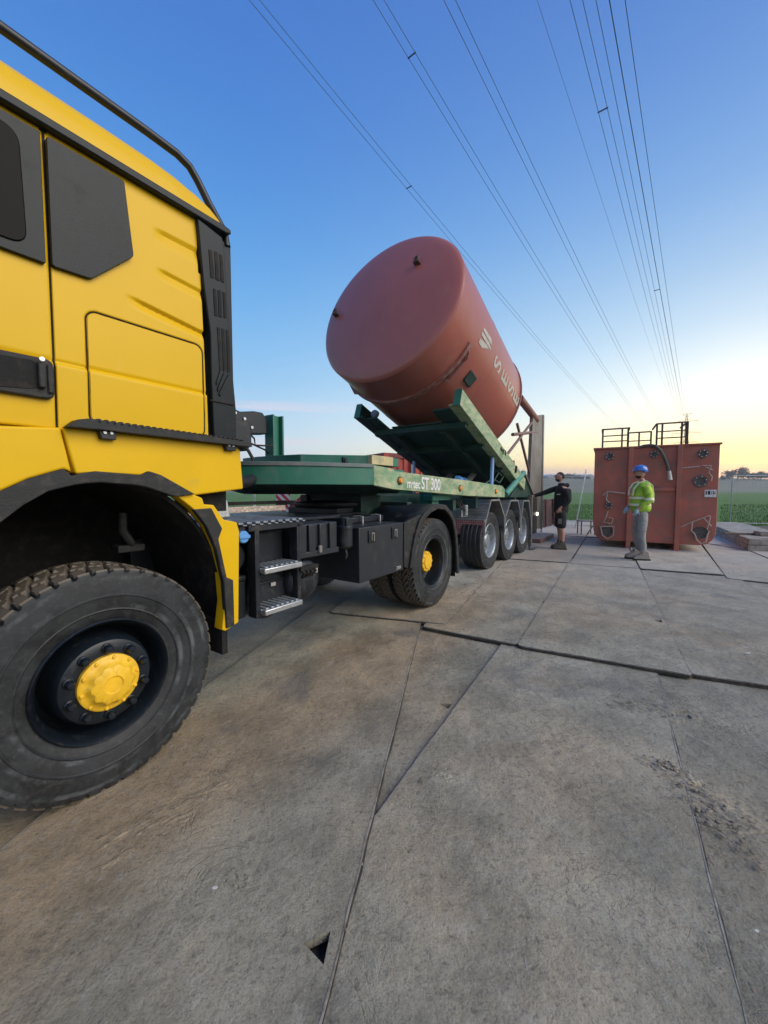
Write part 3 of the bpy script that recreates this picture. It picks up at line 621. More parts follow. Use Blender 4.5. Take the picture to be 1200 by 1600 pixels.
for q in ([(0.600, 2.100), (0.625, 2.099), (0.578, 2.013), (0.575, 2.030)], [(0.624, 2.092), (0.649, 2.090), (0.585, 1.979), (0.582, 1.996)], [(0.653, 2.091), (0.670, 2.088), (0.601, 1.957), (0.589, 1.969)]): mb = MB(); mb.prism(q, -.020, -.008); mb.build('louvre_rib', darkgrey, dfl, .003)
mb = MB(); mb.bar((.535, -.018, 1.925), (.685, -.018, 1.925), .006, .006); mb.build('panel_joint', liner, dfl)
# rear wall of cab
mb = MB(); mb.box(.50, .30, 1.62, .56, 2.20, 2.95); mb.build('cab_rear_wall', black, truck, .01)
# --- step plate under the door
mb = MB(); mb.prism([(-.135, 1.688), (-.10, 1.722), (-.06, 1.732), (.72, 1.712), (.765, 1.706), (.765, 1.684), (.70, 1.684), (-.02, 1.690)], -.075, .0)
for i in range(26): u = -.03 + i * .029; mb.box(u, -.075, 1.715, u + .014, -.02, 1.736 - .0006 * i)
stp = mb.build('side_step', arch_mat, truck, .002)
for u in (-.02, .60): mb = MB(); mb.prism([(u, 1.70), (u + .075, 1.70), (u + .07, 1.653), (u + .012, 1.653)], -.05, -.005); b = mb.build('bracket', black, stp, .003); mb = MB(); [mb.lathe([(.007, -.056), (.007, -.049)], 8, Matrix.Translation((u + q, 0, 1.682))) for q in (.024, .05)]; mb.build('bolt', alu, b)
# --- fenders
FRONT = [(-0.430, 1.660), (-0.329, 1.671), (-0.144, 1.688), (-0.112, 1.503), (-0.140, 1.516), (-0.253, 1.473), (-0.339, 1.423), (-0.443, 1.350)]
REAR = [(-0.138, 1.689), (-0.114, 1.692), (0.684, 1.686), (0.722, 1.666), (0.739, 1.434), (0.428, 1.399), (0.332, 1.420), (0.199, 1.502), (0.166, 1.498), (-0.023, 1.501), (-0.098, 1.496), (-0.103, 1.504)]
for nm, pl in (('front_fender', FRONT), ('rear_fender', REAR)):
    mb = MB(); mb.prism(pl, -.020, .10); mb.build(nm, yellow2, truck, .010, seg=3)
# raised arc swage on the fender
SW = [(-0.336, 1.507), (-0.221, 1.566), (-0.068, 1.609), (0.109, 1.616), (0.254, 1.586), (0.383, 1.524), (0.496, 1.419)]
LOWER = [(0.321, 1.407), (0.428, 1.402), (0.472, 1.384), (0.482, 1.349), (0.539, 1.344), (0.601, 1.257), (0.686, 1.236), (0.702, 1.181), (0.684, 0.632), (0.593, 0.604), (0.573, 0.618), (0.597, 0.778), (0.585, 0.950), (0.549, 1.096), (0.494, 1.235), (0.415, 1.330)]
mb = MB(); mb.prism(LOWER, -.022, .06); mb.build('fender_lower', yellow2, truck, .006, seg=3)
TRIM_O = [(-0.446, 1.373), (-0.344, 1.423), (-0.259, 1.473), (-0.147, 1.517), (-0.118, 1.486), (-0.084, 1.501), (-0.031, 1.511), (0.155, 1.500), (0.190, 1.520), (0.247, 1.503), (0.403, 1.416), (0.421, 1.406)]
TRIM_I = [(-0.451, 1.237), (-0.349, 1.305), (-0.278, 1.370), (-0.202, 1.422), (-0.122, 1.446), (-0.081, 1.455), (-0.016, 1.461), (0.122, 1.451), (0.173, 1.442), (0.208, 1.430), (0.295, 1.398), (0.334, 1.394)]
mb = MB(); mb.ring(TRIM_O, TRIM_I, -.042, .02); mb.build('arch_trim', arch_mat, truck, .005)
mb = MB(); mb.prism([(0.414, 1.324), (0.518, 1.327), (0.582, 1.207), (0.556, 1.151), (0.603, 0.922), (0.645, 0.899), (0.647, 0.626), (0.596, 0.622), (0.582, 0.896), (0.539, 1.098), (0.484, 1.229)], -.036, .0); mb.build('arch_trim_rear', arch_mat, truck, .005)
# wheel housing
RAD = .635; arcp = arc(-.02, .72, RAD, -14, 194, 30, 1.20)
mb = MB(); mb.ring([(-.02 + (x + .02) * 1.03, .7 + (z - .7) * 1.03) for x, z in arcp], arcp, .03, .95); mb.build('wheel_housing', liner, truck)
mb = MB(); mb.box(.40, .10, 1.30, .70, .13, 1.478); mb.box(-.8, .10, 1.478, .70, .93, 1.50); mb.box(-.8, .93, .45, .72, .96, 1.55); mb.build('inner_wall', liner, truck)
mb = MB(); mb.box(.20, .35, 1.08, .34, .45, 1.12); mb.tube([(.24, .38, 1.3), (.23, .36, 1.2), (.27, .36, 1.13), (.3, .40, 1.1)], .022, 10); mb.build('shock_bracket', arch_mat, truck, .005)
mb = MB(); [mb.box(-.02 + .0, .3, .40, .1, 2.2, .62)]; mb.build('front_axle', blacks, truck, .02)
mb = MB(); mb.box(.585, .0, .46, .612, .42, .66)
for i in range(16): mb.box(.612, .0 + i * .026, .46, .622, .012 + i * .026, .64)
mb.build('mud_flap', liner, truck, .002)

# --- wheels
def tyre_mb(r, w, kind, n=368):
    hw = w / 2; pr = [(.276, -hw * .78), (.282, -hw * .84), (.300, -hw * .88), (.325, -hw * .92), (.331, -hw * .955), (.337, -hw * .945), (.360, -hw * .975), (.392, -hw * .998), (.396, -hw * 1.02), (.402, -hw * 1.02), (.406, -hw * 1.0), (.432, -hw), (.452, -hw * .985), (.468, -hw * .982), (r - .045, -hw * .965), (r - .028, -hw * .955)]
    nt_ = 26; tr = [(r - .006 - .010 * abs(-1 + 2 * i / nt_) ** 3, (-hw + 2 * hw * i / nt_) * .93) for i in range(nt_ + 1)]
    prof = pr + tr + [(a, -b) for a, b in reversed(pr)]; k0 = len(pr); hw93 = hw * .93
    def mod(i, t):
        if kind == 'trailer':
            if k0 <= i <= k0 + nt_:
                s = (i - k0); return -.010 if s in (4, 5, 10, 11, 15, 16, 21, 22) else 0
            return 0
        if i < k0:
            if i == k0 - 1 or i == k0 - 2:
                return -.009 if (t * 46 / (2 * pi)) % 1 < .26 else 0
            return 0
        if i > k0 + nt_:
            return 0
        y = tr[i - k0][1]; a = abs(y) / hw93
        if kind == 'drive':
            ph = (t * 46 / (2 * pi) + (abs(y) * 26 if y < 0 else abs(y) * 26 + .5) + .25 * sin(abs(y) * 70)) % 1
            gr = ph < .20; return -.022 if gr else (-.02 if abs(y) < .006 else 0)
        z1 = .045 * w + .012 * sin(t * 46)
        if a > .5: gr = (t * 46 / (2 * pi) + .1 * sin(y * 60)) % 1 < .24
        else: gr = (t * 46 / (2 * pi) + .5 + y * 5) % 1 < .16
        if abs(abs(y) - .5 * hw93 - .010 * sin(t * 46)) < .009 or abs(abs(y) - .0 - .010 * sin(t * 46)) < .007: gr = True
        return -.026 if gr else 0
    mb = MB(); mb.lathe(prof, n, None, mod, caps=False); return mb
def rim_front():
    mb = MB(); mb.lathe([(.300, -.150), (.304, -.162), (.297, -.170), (.288, -.160), (.280, -.142), (.268, -.118), (.262, -.06), (.256, -.025), (.246, -.010), (.236, -.018), (.228, -.05), (.219, -.115), (.211, -.150), (.200, -.168), (.185, -.174), (.145, -.176), (.10, -.176)], 72, caps=False)
    for k in range(10):
        a = 2 * pi * (k + .5) / 10; M = Matrix.Translation((.1675 * cos(a), -.104, .1675 * sin(a)))
        mb.lathe([(.024, -.066), (.024, -.078), (.019, -.082), (.0185, -.104), (.013, -.111), (.0, -.112)], 12, M)
    mb.lathe([(.262, -.06), (.262, .14), (.29, .17)], 60, caps=False)
    return mb
def hub_front():
    mb = MB()
    def mod(i, t): return .0035 * cos(t * 10) if i in (3, 4, 5) else 0
    mb.lathe([(.144, -.170), (.144, -.196), (.136, -.202), (.126, -.203), (.106, -.214), (.096, -.234), (.086, -.240), (.046, -.243), (.040, -.237), (.0, -.236)], 80, None, mod)
    for k in range(10): a = 2 * pi * k / 10 + .15; mb.lathe([(.0095, -.198), (.0095, -.208), (.006, -.211), (0, -.2115)], 8, Matrix.Translation((.131 * cos(a), 0, .131 * sin(a))))
    return mb
def rim_drive():
    mb = MB(); mb.lathe([(.300, -.118), (.304, -.130), (.296, -.136), (.286, -.126), (.272, -.105), (.264, -.05), (.262, .02), (.250, .05), (.22, .062), (.17, .064), (.10, .064)], 64, caps=False)
    for k in range(10): a = 2 * pi * (k + .5) / 10; mb.lathe([(.018, .066), (.018, .03), (.008, .022), (0, .022)], 8, Matrix.Translation((.1675 * cos(a), 0, .1675 * sin(a))))
    mb.lathe([(.262, .02), (.262, .12), (.30, .14)], 48, caps=False); return mb
def hub_drive():
    mb = MB(); mb.lathe([(.125, .066), (.125, -.03), (.118, -.045), (.09, -.052), (.085, -.062), (.04, -.066), (0, -.064)], 40)
    for k in range(10): a = 2 * pi * k / 10; mb.lathe([(.010, -.040), (.010, -.056), (0, -.057)], 8, Matrix.Translation((.104 * cos(a), 0, .104 * sin(a))))
    return mb
def rim_trailer():
    mb = MB(); mb.lathe([(.300, -.160), (.304, -.172), (.296, -.178), (.286, -.168), (.274, -.150), (.262, -.09), (.250, -.05), (.236, -.03), (.215, -.06), (.19, -.072), (.15, -.075), (.12, -.075), (.115, -.12), (.10, -.135), (.04, -.14), (0, -.14)], 64, caps=False)
    for k in range(10): a = 2 * pi * (k + .5) / 10; mb.lathe([(.018, -.07), (.018, -.10), (.008, -.106), (0, -.106)], 8, Matrix.Translation((.1675 * cos(a), 0, .1675 * sin(a))))
    mb.lathe([(.262, -.06), (.262, .14), (.30, .17)], 48, caps=False); return mb
def wheel(parent, u, y, z, r, w, kind, flip=False):
    rim, hub = {'front': (rim_front, hub_front), 'drive': (rim_drive, hub_drive), 'trailer': (rim_trailer, None)}[kind]
    rb = rim(); kk = .94 if kind == 'front' else 1.0; rb.v = [(a * kk, b, c * kk) for a, b, c in rb.v]
    o = rb.build('wheel', galv if kind == 'trailer' else rimblue, parent); o.location = (u, y, z)
    tyre_mb(r, w, kind).build('tyre', tyre_m, o, 0, True, 28)
    if hub: hb = hub(); kk = .88 if kind == 'front' else 1.0; hb.v = [(a * kk, b, c * kk) for a, b, c in hb.v]; hb.build('hub_cap', hubyel, o)
    if flip: o.rotation_euler = (0, 0, pi)
    return o
WU = 0.0; wf = wheel(truck, WU, .185, .540, .538, .36, 'front')
o = copy_tree(wf, truck); o.location = (WU, 2.32, .542); o.rotation_euler = (0, 0, pi)
DU = 3.43
wd_ = wheel(truck, DU, .205, .568, .530, .30, 'drive')
for y, fl in ((.545, True), (1.96, False), (2.30, True)):
    o = copy_tree(wd_, truck); o.location = (DU, y, .568); o.rotation_euler = (0, .7 * y, pi if fl else 0)

# --- chassis
mb = MB(); mb.box(.45, .80, .82, 4.3, .88, 1.10); mb.box(.45, 1.62, .82, 4.3, 1.70, 1.10)
for u in (1.0, 2.2, 4.2): mb.box(u, .88, .86, u + .12, 1.62, 1.06)
mb.build('chassis_rail', blacks, truck, .008)
mb = MB(); mb.box(3.25, .75, .42, 3.6, 1.75, .68); mb.lathe([(.22, -.25), (.27, 0), (.22, .25)], 20, Matrix.Translation((3.43, 1.25, .56))); mb.build('rear_axle', blacks, truck, .02)
mb = MB(); mb.lathe([(.44, .0), (.46, .03), (.46, .06), (.2, .08)], 40, Matrix.Translation((2.95, 1.25, 1.22)) @ Matrix.Rotation(pi / 2, 4, 'X')); mb.box(2.6, .85, 1.10, 3.4, 1.65, 1.22); mb.build('fifth_wheel', blacks, truck, .01)
# ladder unit
mb = MB()
for u in (.845, 1.205): mb.box(u, .02, .60, u + .035, .10, 1.19)
mb.box(.80, .02, 1.165, 1.265, .06, 1.205); mb.box(.88, .06, .62, 1.205, .085, .64)
lad = mb.build('step_frame', blacks, truck, .004)
for z in (.905, .635):
    mb = MB(); mb.prism([(.88, z - .018), (1.205, z - .018), (1.205, z + .018), (.88, z + .018)], -.03, .015); mb.build('step', alu, lad, .006)
    mb = MB()
    for i in range(7): mb.box(.895 + i * .043, -.015, z + .017, .92 + i * .043, .14, z + .028)
    mb.box(.88, .015, z - .012, 1.205, .15, z + .017); mb.build('step_tread', galv, lad, .003)
mb = MB(); n_ = 9
for i in range(n_):
    u0 = .72 + i * .062; mb.box(u0, .01, 1.215, u0 + .036, .62, 1.228); mb.box(u0 + .036, .01, 1.204, u0 + .062, .62, 1.212)
mb.build('catwalk_grating', galv, truck, .002)
mb = MB(); mb.box(.74, .80, 1.235, 1.80, .88, 1.285); mb.build('checker_edge', mat('pale_checker', (.55, .45, .38), .4, metal=.4, dirt=(.3, .24, .2), damt=.5, dscale=20, bump=.8, bscale=40), truck, .004)
mb = MB(); mb.box(1.8, .66, 1.16, 2.9, .80, 1.175); mb.box(1.28, .30, 1.175, 2.0, .60, 1.2); mb.box(.6, .62, 1.12, 2.6, 1.9, 1.16); mb.build('deck_plate', black, truck, .004)
mb = MB(); mb.box(.745, .10, .60, .83, .55, .86); mb.lathe([(.0, .0), (.09, .0), (.10, .02), (.10, .5)], 24, Matrix.Translation((.74, .10, 1.0))); mb.box(.71, .09, .84, .83, .55, .88); mb.build('fuel_filter_housing', black, truck, .012)
mb = MB(); mb.lathe([(.0, 0), (.036, .0), (.040, .01), (.040, .05)], 20, Matrix.Translation((.775, .03, 1.135))); mb.box(.735, .022, 1.125, .815, .035, 1.147); mb.build('tank_cap', bluem, truck, .004)
mb = MB(); mb.box(.9, .16, .70, 1.2, .6, 1.14); mb.build('equipment_box', black, truck, .015)
mb = MB(); mb.box(.88, .13, .78, 1.20, .15, .80); mb.lathe([(.0, .0), (.16, .0), (.17, .02), (.17, .3)], 28, Matrix.Translation((1.04, .14, .70))); mb.build('air_tank_inner', blacks, truck, .01)
mb = MB(); mb.lathe([(0, -.02), (.07, -.015), (.135, .01), (.158, .045), (.160, .09), (.160, .60)], 40, Matrix.Translation((1.335, .06, .755))); tk = mb.build('air_tank', blacks, truck, 0, True, 50)
mb = MB(); mb.box(1.40, .045, .80, 1.435, .055, .84); mb.build('sticker', whitem, tk)
mb = MB(); mb.box(1.055, .125, .755, 1.095, .135, .78); mb.build('sticker', whitem, tk)
mb = MB(); [mb.tube([(1.24 + i * .04, .02, .86), (1.25 + i * .04, -.0, .83), (1.26 + i * .03, .03, .79)], .011, 8) for i in range(4)]; mb.box(1.22, .0, .845, 1.40, .05, .875); mb.build('valve_block', liner, truck, .003)
# battery box
mb = MB(); mb.box(1.25, .08, .92, 1.70, .55, 1.17)
for u in (1.262, 1.36, 1.475, 1.59): mb.box(u, .055, .96, u + .07, .08, 1.165)
mb.box(1.25, .058, .92, 1.70, .08, .965); mb.build('battery_box', darkblk := mat('satin_black', (.017, .020, .025), .45, dirt=(.06, .055, .046), damt=.2, dscale=4, bump=.1, bscale=120), truck, .006)
mb = MB(); mb.box(1.455, .04, .945, 1.485, .06, 1.0); mb.build('latch', steelpost, truck, .003)
mb = MB(); mb.lathe([(.045, -.0), (.062, .02), (.062, .16), (.066, .165), (.066, .19), (.05, .20), (.05, .26), (.03, .27)], 28, Matrix.Translation((1.83, .10, .93)) @ Matrix.Rotation(pi / 2, 4, 'X')); mb.tube([(1.83, .10, .93), (1.835, .09, .87), (1.83, .1, .84)], .014, 8); mb.box(1.79, .05, 1.12, 1.87, .15, 1.19); mb.build('air_dryer', blacks, truck, .004)
# tool box with two latches
mb = MB(); mb.box(1.935, .03, .612, 2.66, .60, 1.098); tb = mb.build('tool_box', darkblk, truck, .006)
for u in (2.06, 2.44):
    mb = MB(); mb.box(u, .018, .955, u + .11, .03, 1.065); l = mb.build('latch_plate', black, tb, .003)
    mb = MB(); mb.box(u + .035, .010, .975, u + .045, .02, 1.035); mb.box(u + .035, .010, 1.03, u + .075, .02, 1.045); mb.box(u + .065, .008, .965, u + .08, .02, 1.045); mb.build('latch_paddle', steelpost, l, .002)
t = text_obj('marking', 'ZIER', .045, whitem, tb, depth=.001); t.rotation_euler = (pi / 2, 0, 0); t.location = (2.53, .028, .635)
for u in (2.32, 2.62): mb = MB(); mb.tube([(u, .40, 1.10), (u, .40, 1.165), (u + .01, .34, 1.17), (u + .02, .30, 1.165), (u + .02, .30, 1.10)], .008, 8); mb.build('grab_handle', alu, truck)
mb = MB(); mb.box(2.05, .33, 1.10, 2.75, .60, 1.16); mb.build('upper_locker', black, truck, .01)
# mudguard over the drive wheels
go = [(2.74, .60), (2.76, .80)] + arc(DU, .66, .665, 165, 20, 18, .95)[0:] + [(4.10, .70), (4.115, .36)]
go = [[(2.741, 0.618), (2.818, 0.862), (2.939, 1.089), (3.125, 1.204), (3.375, 1.275), (3.652, 1.228), (3.823, 1.086), (3.926, 0.859), (3.972, 0.631), (3.999, 0.351)][0]] + [(2.792, 0.798), (2.857, 0.959), (2.939, 1.089), (3.037, 1.166), (3.186, 1.230), (3.375, 1.267), (3.580, 1.246), (3.708, 1.179), (3.823, 1.086), (3.904, 0.918), (3.949, 0.733), (3.999, 0.351)]
cx_, cz_ = DU - .03, .52
gi = [(cx_ + (x - cx_) * .90, cz_ + (z - cz_) * (.92 if z > .6 else .99)) for x, z in go]
mb = MB(); mb.ring(go, gi, -.01, .02); mgd = mb.build('mudguard', arch_mat, truck, .008)
mb = MB(); mb.ring([(cx_ + (x - cx_) * .995, cz_ + (z - cz_) * .995) for x, z in go], [(cx_ + (x - cx_) * .97, cz_ + (z - cz_) * .975) for x, z in go], .02, .66); mb.build('mudguard_shell', black, truck, 0)
mb = MB(); mb.prism([(2.67, 1.09), (2.665, .64), (2.80, .60), (2.86, .62), (2.87, .85), (2.95, 1.07), (3.03, 1.16)], .02, .06); mb.build('mudguard_cheek', arch_mat, truck, .006)
o = copy_tree(mgd, truck); o.location = (0, 2.5, 0)
mb = MB(); mb.box(3.985, .05, .30, 3.995, .60, .80); mb.build('rear_flap', liner, truck)
# hose gantry behind the cab
mb = MB(); mb.prism([(.95, 2.14), (1.50, 2.20), (1.62, 2.17), (1.78, 2.20), (1.88, 2.20), (1.93, 2.14), (1.93, 1.99), (1.74, 1.97), (1.74, 1.86), (1.68, 1.80), (1.30, 1.83), (.95, 1.85)], 1.20, 1.32)
mb.box(1.42, 1.12, 1.84, 1.68, 1.2, 2.06); mb.box(1.25, 1.15, 1.95, 1.42, 1.2, 2.1); mb.build('hose_bracket', blacks, truck, .012)
for k, pth in enumerate([[(1.55, 1.18, 1.9), (1.52, 1.15, 1.78), (1.40, 1.12, 1.70), (1.35, 1.1, 1.55), (1.7, 1.1, 1.5)], [(1.58, 1.2, 1.9), (1.66, 1.15, 1.8), (1.69, 1.12, 1.72), (1.66, 1.1, 1.6), (1.9, 1.15, 1.62)], [(1.66, 1.25, 1.93), (1.76, 1.2, 1.87), (1.90, 1.2, 1.83), (2.0, 1.25, 1.78)], [(1.7, 1.22, 2.0), (1.77, 1.2, 1.93), (1.74, 1.15, 1.86), (1.95, 1.15, 1.87)], [(1.2, 1.14, 2.1), (1.25, 1.1, 1.95), (1.22, 1.12, 1.84), (1.5, 1.12, 1.8)], [(1.15, 1.14, 2.08), (1.12, 1.1, 1.95), (1.18, 1.12, 1.84)], [(1.3, 1.13, 2.08), (1.38, 1.1, 2.0), (1.46, 1.12, 1.86)]]):
    mb = MB(); mb.tube(pth, .016 if k < 2 else .009, 8); mb.build('hose', rubber, truck)
for q in ((1.50, 1.11, 2.13), (1.68, 1.11, 2.02), (1.52, 1.10, 1.86), (1.6, 1.11, 2.09)): mb = MB(); mb.lathe([(0, -.0), (.014, 0), (.014, .03)], 10, Matrix.Translation(q)); mb.build('hose_coupling', alu, truck)
mb = MB(); mb.tube([(.65, .55, 1.52), (.95, .6, 1.46), (1.3, .7, 1.49), (1.5, .9, 1.52)], .045, 12); mb.build('intake_pipe', rubber, truck)
mb = MB(); mb.prism([(.72, 1.24), (.90, 1.24), (.88, 1.36), (.74, 1.36)], .35, .5); mb.build('bracket_block', alu, truck, .006)
mb = MB(); mb.tube([(.60, .4, 1.46), (.74, .36, 1.40), (.80, .4, 1.30), (.78, .42, 1.2)], .02, 8); mb.build('cable_loop', rubber, truck)
mb = MB(); mb.box(.5, .9, 1.295, 1.9, .93, 1.325); mb.build('cable_duct', liner, truck)


# ================================================================ TRAILER (tipping silo carrier), same heading as the lorry
trl = empty('silo_trailer', 'green three axle tipping trailer with raised cradle carrying the red silo', 'trailer', (-1.278, 1.795, 0.0), 0.97318)
def mir(P): return P + [(u, -2.5 - w) for u, w in reversed(P)]       # mirror about the centre line w = -1.25
NOSE = [(1.38, -1.15), (1.60, -.80), (1.84, -.55), (2.16, -.38), (2.43, -.24), (3.02, -.24)]
def wy(P): return [(u, -w) for u, w in P]
mb = MB(); mb.slab(wy(mir(NOSE)), 1.475, 1.645); mb.build('gooseneck', green, trl, .006)
mb = MB(); mb.slab(wy(mir([(1.372, -1.14), (1.595, -.79), (1.836, -.54), (2.157, -.37), (2.425, -.232), (2.44, -.232)])), 1.645, 1.683); mb.build('deck_rim', mat('worn_deck_edge', (.11, .15, .15), .55, dirt=(.2, .2, .18), damt=.5, dscale=4), trl, .004)
mb = MB(); mb.slab(wy(mir([(1.95, -1.1), (2.0, -.80), (2.2, -.62), (2.50, -.30), (2.78, -.29), (3.0, -.30)])), 1.68, 1.775); mb.slab(wy(mir([(2.45, -1.0), (2.6, -.75), (3.4, -.7)])), 1.77, 1.80); mb.build('gooseneck_box', green, trl, .006)
# underside taper of the neck
mb = MB(); v = []
for (u, w), (u2, w2) in zip(mir(NOSE), mir([(1.75, -1.15), (1.9, -.95), (2.05, -.80), (2.3, -.7), (2.5, -.6), (3.3, -.5)])): v.append((u, -w, 1.475))
m_ = len(v)
for (u2, w2) in mir([(1.75, -1.15), (1.9, -.95), (2.05, -.80), (2.3, -.7), (2.5, -.6), (3.3, -.5)]): v.append((u2, -w2, 1.385))
mb.add(v, [(i, (i + 1) % m_, (i + 1) % m_ + m_, i + m_) for i in range(m_)] + [tuple(range(m_, 2 * m_))]); mb.box(2.95, .8, 1.24, 3.5, 1.7, 1.386); mb.build('kingpin_plate', greendark, trl, 0)
def beam(y0, y1, nm, m):
    mb = MB(); mb.prism([(2.44, 1.472), (2.44, 1.672), (2.80, 1.650), (2.82, 1.628), (4.9, 1.562), (6.45, 1.50), (6.62, 1.44), (6.60, 1.286), (4.9, 1.335), (2.80, 1.432)], y0, y1); return mb.build(nm, m, trl, .005)
bm1 = beam(.235, .36, 'side_beam', greenlit); bm1['label'] = 'green side beam painted in a lit tone, with white lettering'
beam(2.14, 2.265, 'side_beam', green)
mb = MB(); mb.box(2.47, .28, 1.684, 2.86, .40, 1.778); o = mb.build('lit_box_face', cream, trl, .004); o['label'] = 'cream slab painted as the lit face of the neck box'
TX = [(3.076, 1.516), (3.309, 1.490), (3.498, 1.476), (3.899, 1.413)]
for s_, px_, size, b_ in (('m·tec', [(3.069, 1.452), (3.372, 1.430)], .145, .003), ('ST 300', [(3.400, 1.438), (3.908, 1.413)], .205, .004)):
    t = text_obj('lettering', s_, size, whitep, bm1, b_, .002); wd0 = max(v.co.x for v in t.data.vertices); k = (px_[1][0] - px_[0][0]) / wd0
    for v in t.data.vertices: v.co.x *= k
    t.rotation_euler = (pi / 2, math.atan2(.076, 2.1), 0); t.location = (px_[0][0], .2325, px_[0][1])
for p in [(2.919, 1.527), (4.543, 1.448), (6.098, 1.396)]:
    mb = MB(); mb.lathe([(.0, -.032), (.022, -.028), (.034, -.012), (.036, 0)], 16, Matrix.Translation((p[0], .234, p[1]))); l = mb.build('marker_lamp', amber, bm1)
    mb = MB(); mb.lathe([(.048, -.006), (.048, 0)], 16, Matrix.Translation((p[0], .234, p[1]))); mb.build('lamp_base', black, l)
mb = MB(); mb.lathe([(0, -.02), (.05, -.018), (.055, 0)], 20, Matrix.Translation((2.35, .50, 1.705))); mb.box(2.29, .5, 1.685, 2.41, .56, 1.755); mb.build('work_lamp', black, trl, .004)
# main longitudinals, cross members
mb = MB(); mb.box(2.9, .75, 1.0, 8.9, .87, 1.36); mb.box(2.9, 1.63, 1.0, 8.9, 1.75, 1.36)
for u in (3.3, 4.6, 5.5, 6.6, 7.7, 8.7): mb.box(u, .36, 1.12, u + .10, 2.14, 1.28)
mb.build('chassis', greendark, trl, .006)
mb = MB(); mb.box(4.05, .42, .80, 4.25, .62, 1.42); mb.box(3.95, .36, 1.28, 4.5, .5, 1.36); mb.box(4.3, .5, 1.0, 4.40, .9, 1.3); mb.build('landing_leg', green, trl, .01)
# wheels
TW = [6.02, 7.13, 8.12]
w0 = wheel(trl, TW[0], .47, .535, .515, .38, 'trailer')
for i, u in enumerate(TW):
    if i: o = copy_tree(w0, trl); o.location = (u, .47, .535); o.rotation_euler = (0, i * .9, 0)
    o = copy_tree(w0, trl); o.location = (u, 2.03, .535); o.rotation_euler = (0, 0, pi)
mb = MB()
for u in TW: mb.tube([(u, .5, .515), (u, 2.0, .515)], .07, 12)
mb.build('axle', blacks, trl)
# checker plate mudguards with bright edges
EL = [(5.634, 0.630), (5.663, 0.885), (5.898, 1.260), (6.358, 1.256), (6.666, 0.937), (6.703, 0.620), (6.717, 0.922), (7.030, 1.230), (7.546, 1.219), (7.707, 1.001), (7.762, 0.620), (7.828, 0.942), (7.958, 1.204), (8.406, 1.194), (8.637, 0.756), (8.732, 0.304)]
def strip(pl, y0, y1, th, nm, m, bev=0):
    mb = MB()
    for a, b in zip(pl, pl[1:]):
        d_ = Vector((b[0] - a[0], b[1] - a[1])); nn = Vector((d_.y, -d_.x)).normalized() * th
        mb.prism([a, b, (b[0] + nn.x, b[1] + nn.y), (a[0] + nn.x, a[1] + nn.y)], y0, y1)
    return mb.build(nm, m, trl, bev)
FL = 1.0; front_x = EL[0][0]
G1 = [(EL[0][0] - .02, .93), (EL[1][0] - .03, EL[1][1]), EL[2], EL[3], EL[4], EL[5]]
G2 = [EL[5], EL[6], EL[7], EL[8], EL[9], EL[10]]; G3 = [EL[10], EL[11], EL[12], EL[13], EL[14], EL[15]]
for G_ in (G1, G2, G3):
    g = strip(G_, .255, .93, .008, 'mudguard', checker); 
    e = strip(G_, .243, .258, .028, 'edge_trim', alu); e.parent = g
g = strip([(EL[0][0] - .02, .66), (EL[0][0] - .02, .93)], .255, .93, .008, 'splash_board', checker_red); g['label'] = 'red lower half of the front trailer mudguard'
e = strip([(EL[0][0] - .02, .66), (EL[0][0] - .02, .93)], .243, .258, .028, 'edge_trim', alu); e.parent = g
mb = MB(); mb.box(5.0, .40, 1.0, 5.25, .62, 1.12); mb.lathe([(.03, 0), (.04, .01), (.04, .16), (.03, .17)], 16, Matrix.Translation((5.1, .38, 1.02)) @ Matrix.Rotation(pi / 2, 4, 'X')); mb.build('valve_unit', galv, trl, .004)
for k in range(3): mb = MB(); mb.tube([(4.7 + .1 * k, .4, 1.3), (4.8 + .1 * k, .34, 1.16 - .03 * k), (5.0, .36, 1.17 - .02 * k), (5.15, .40, 1.12)], .010, 6); mb.build('cable', rubber, trl)
# support leg at the rear and the pivot
mb = MB(); mb.box(8.72, .26, .12, 8.80, .34, 1.30); mb.tube([(8.76, .30, .05), (8.76, .30, .5)], .026, 10); lg = mb.build('support_leg', steelpost, trl, .004)
mb = MB(); mb.box(8.55, .18, .03, 8.97, .45, .06); mb.build('foot_plate', black, lg, .004)
# ---- tipping cradle: built flat, then tilted about its own hinge
TH = R(19.3); cr_o = Vector((4.71, 0, 2.78))
Mr = Matrix.Translation(cr_o) @ Matrix.Rotation(TH, 4, 'Y')            # +x runs down the slope towards the rear
def tilt(mb): mb.v = [tuple(Mr @ Vector(p)) for p in mb.v]; return mb
LEN = 3.75
for y, m, lab in ((.30, greenlit, 'right rail of the raised cradle, painted in a lit tone'), (2.14, greendark, None)):
    mb = MB(); mb.box(0, y, -.13, LEN, y + .11, .125); mb.box(.0, y + (.11 if y < 1 else -.07), -.13, LEN, y + (.18 if y < 1 else .0), -.10); o = tilt(mb).build('cradle_rail', m, trl, .004)
    if lab: o['label'] = lab
    mb = MB(); mb.box(-.012, y - .004, -.134, .0, y + .114, .129); tilt(mb).build('rail_end', green, o, .002)
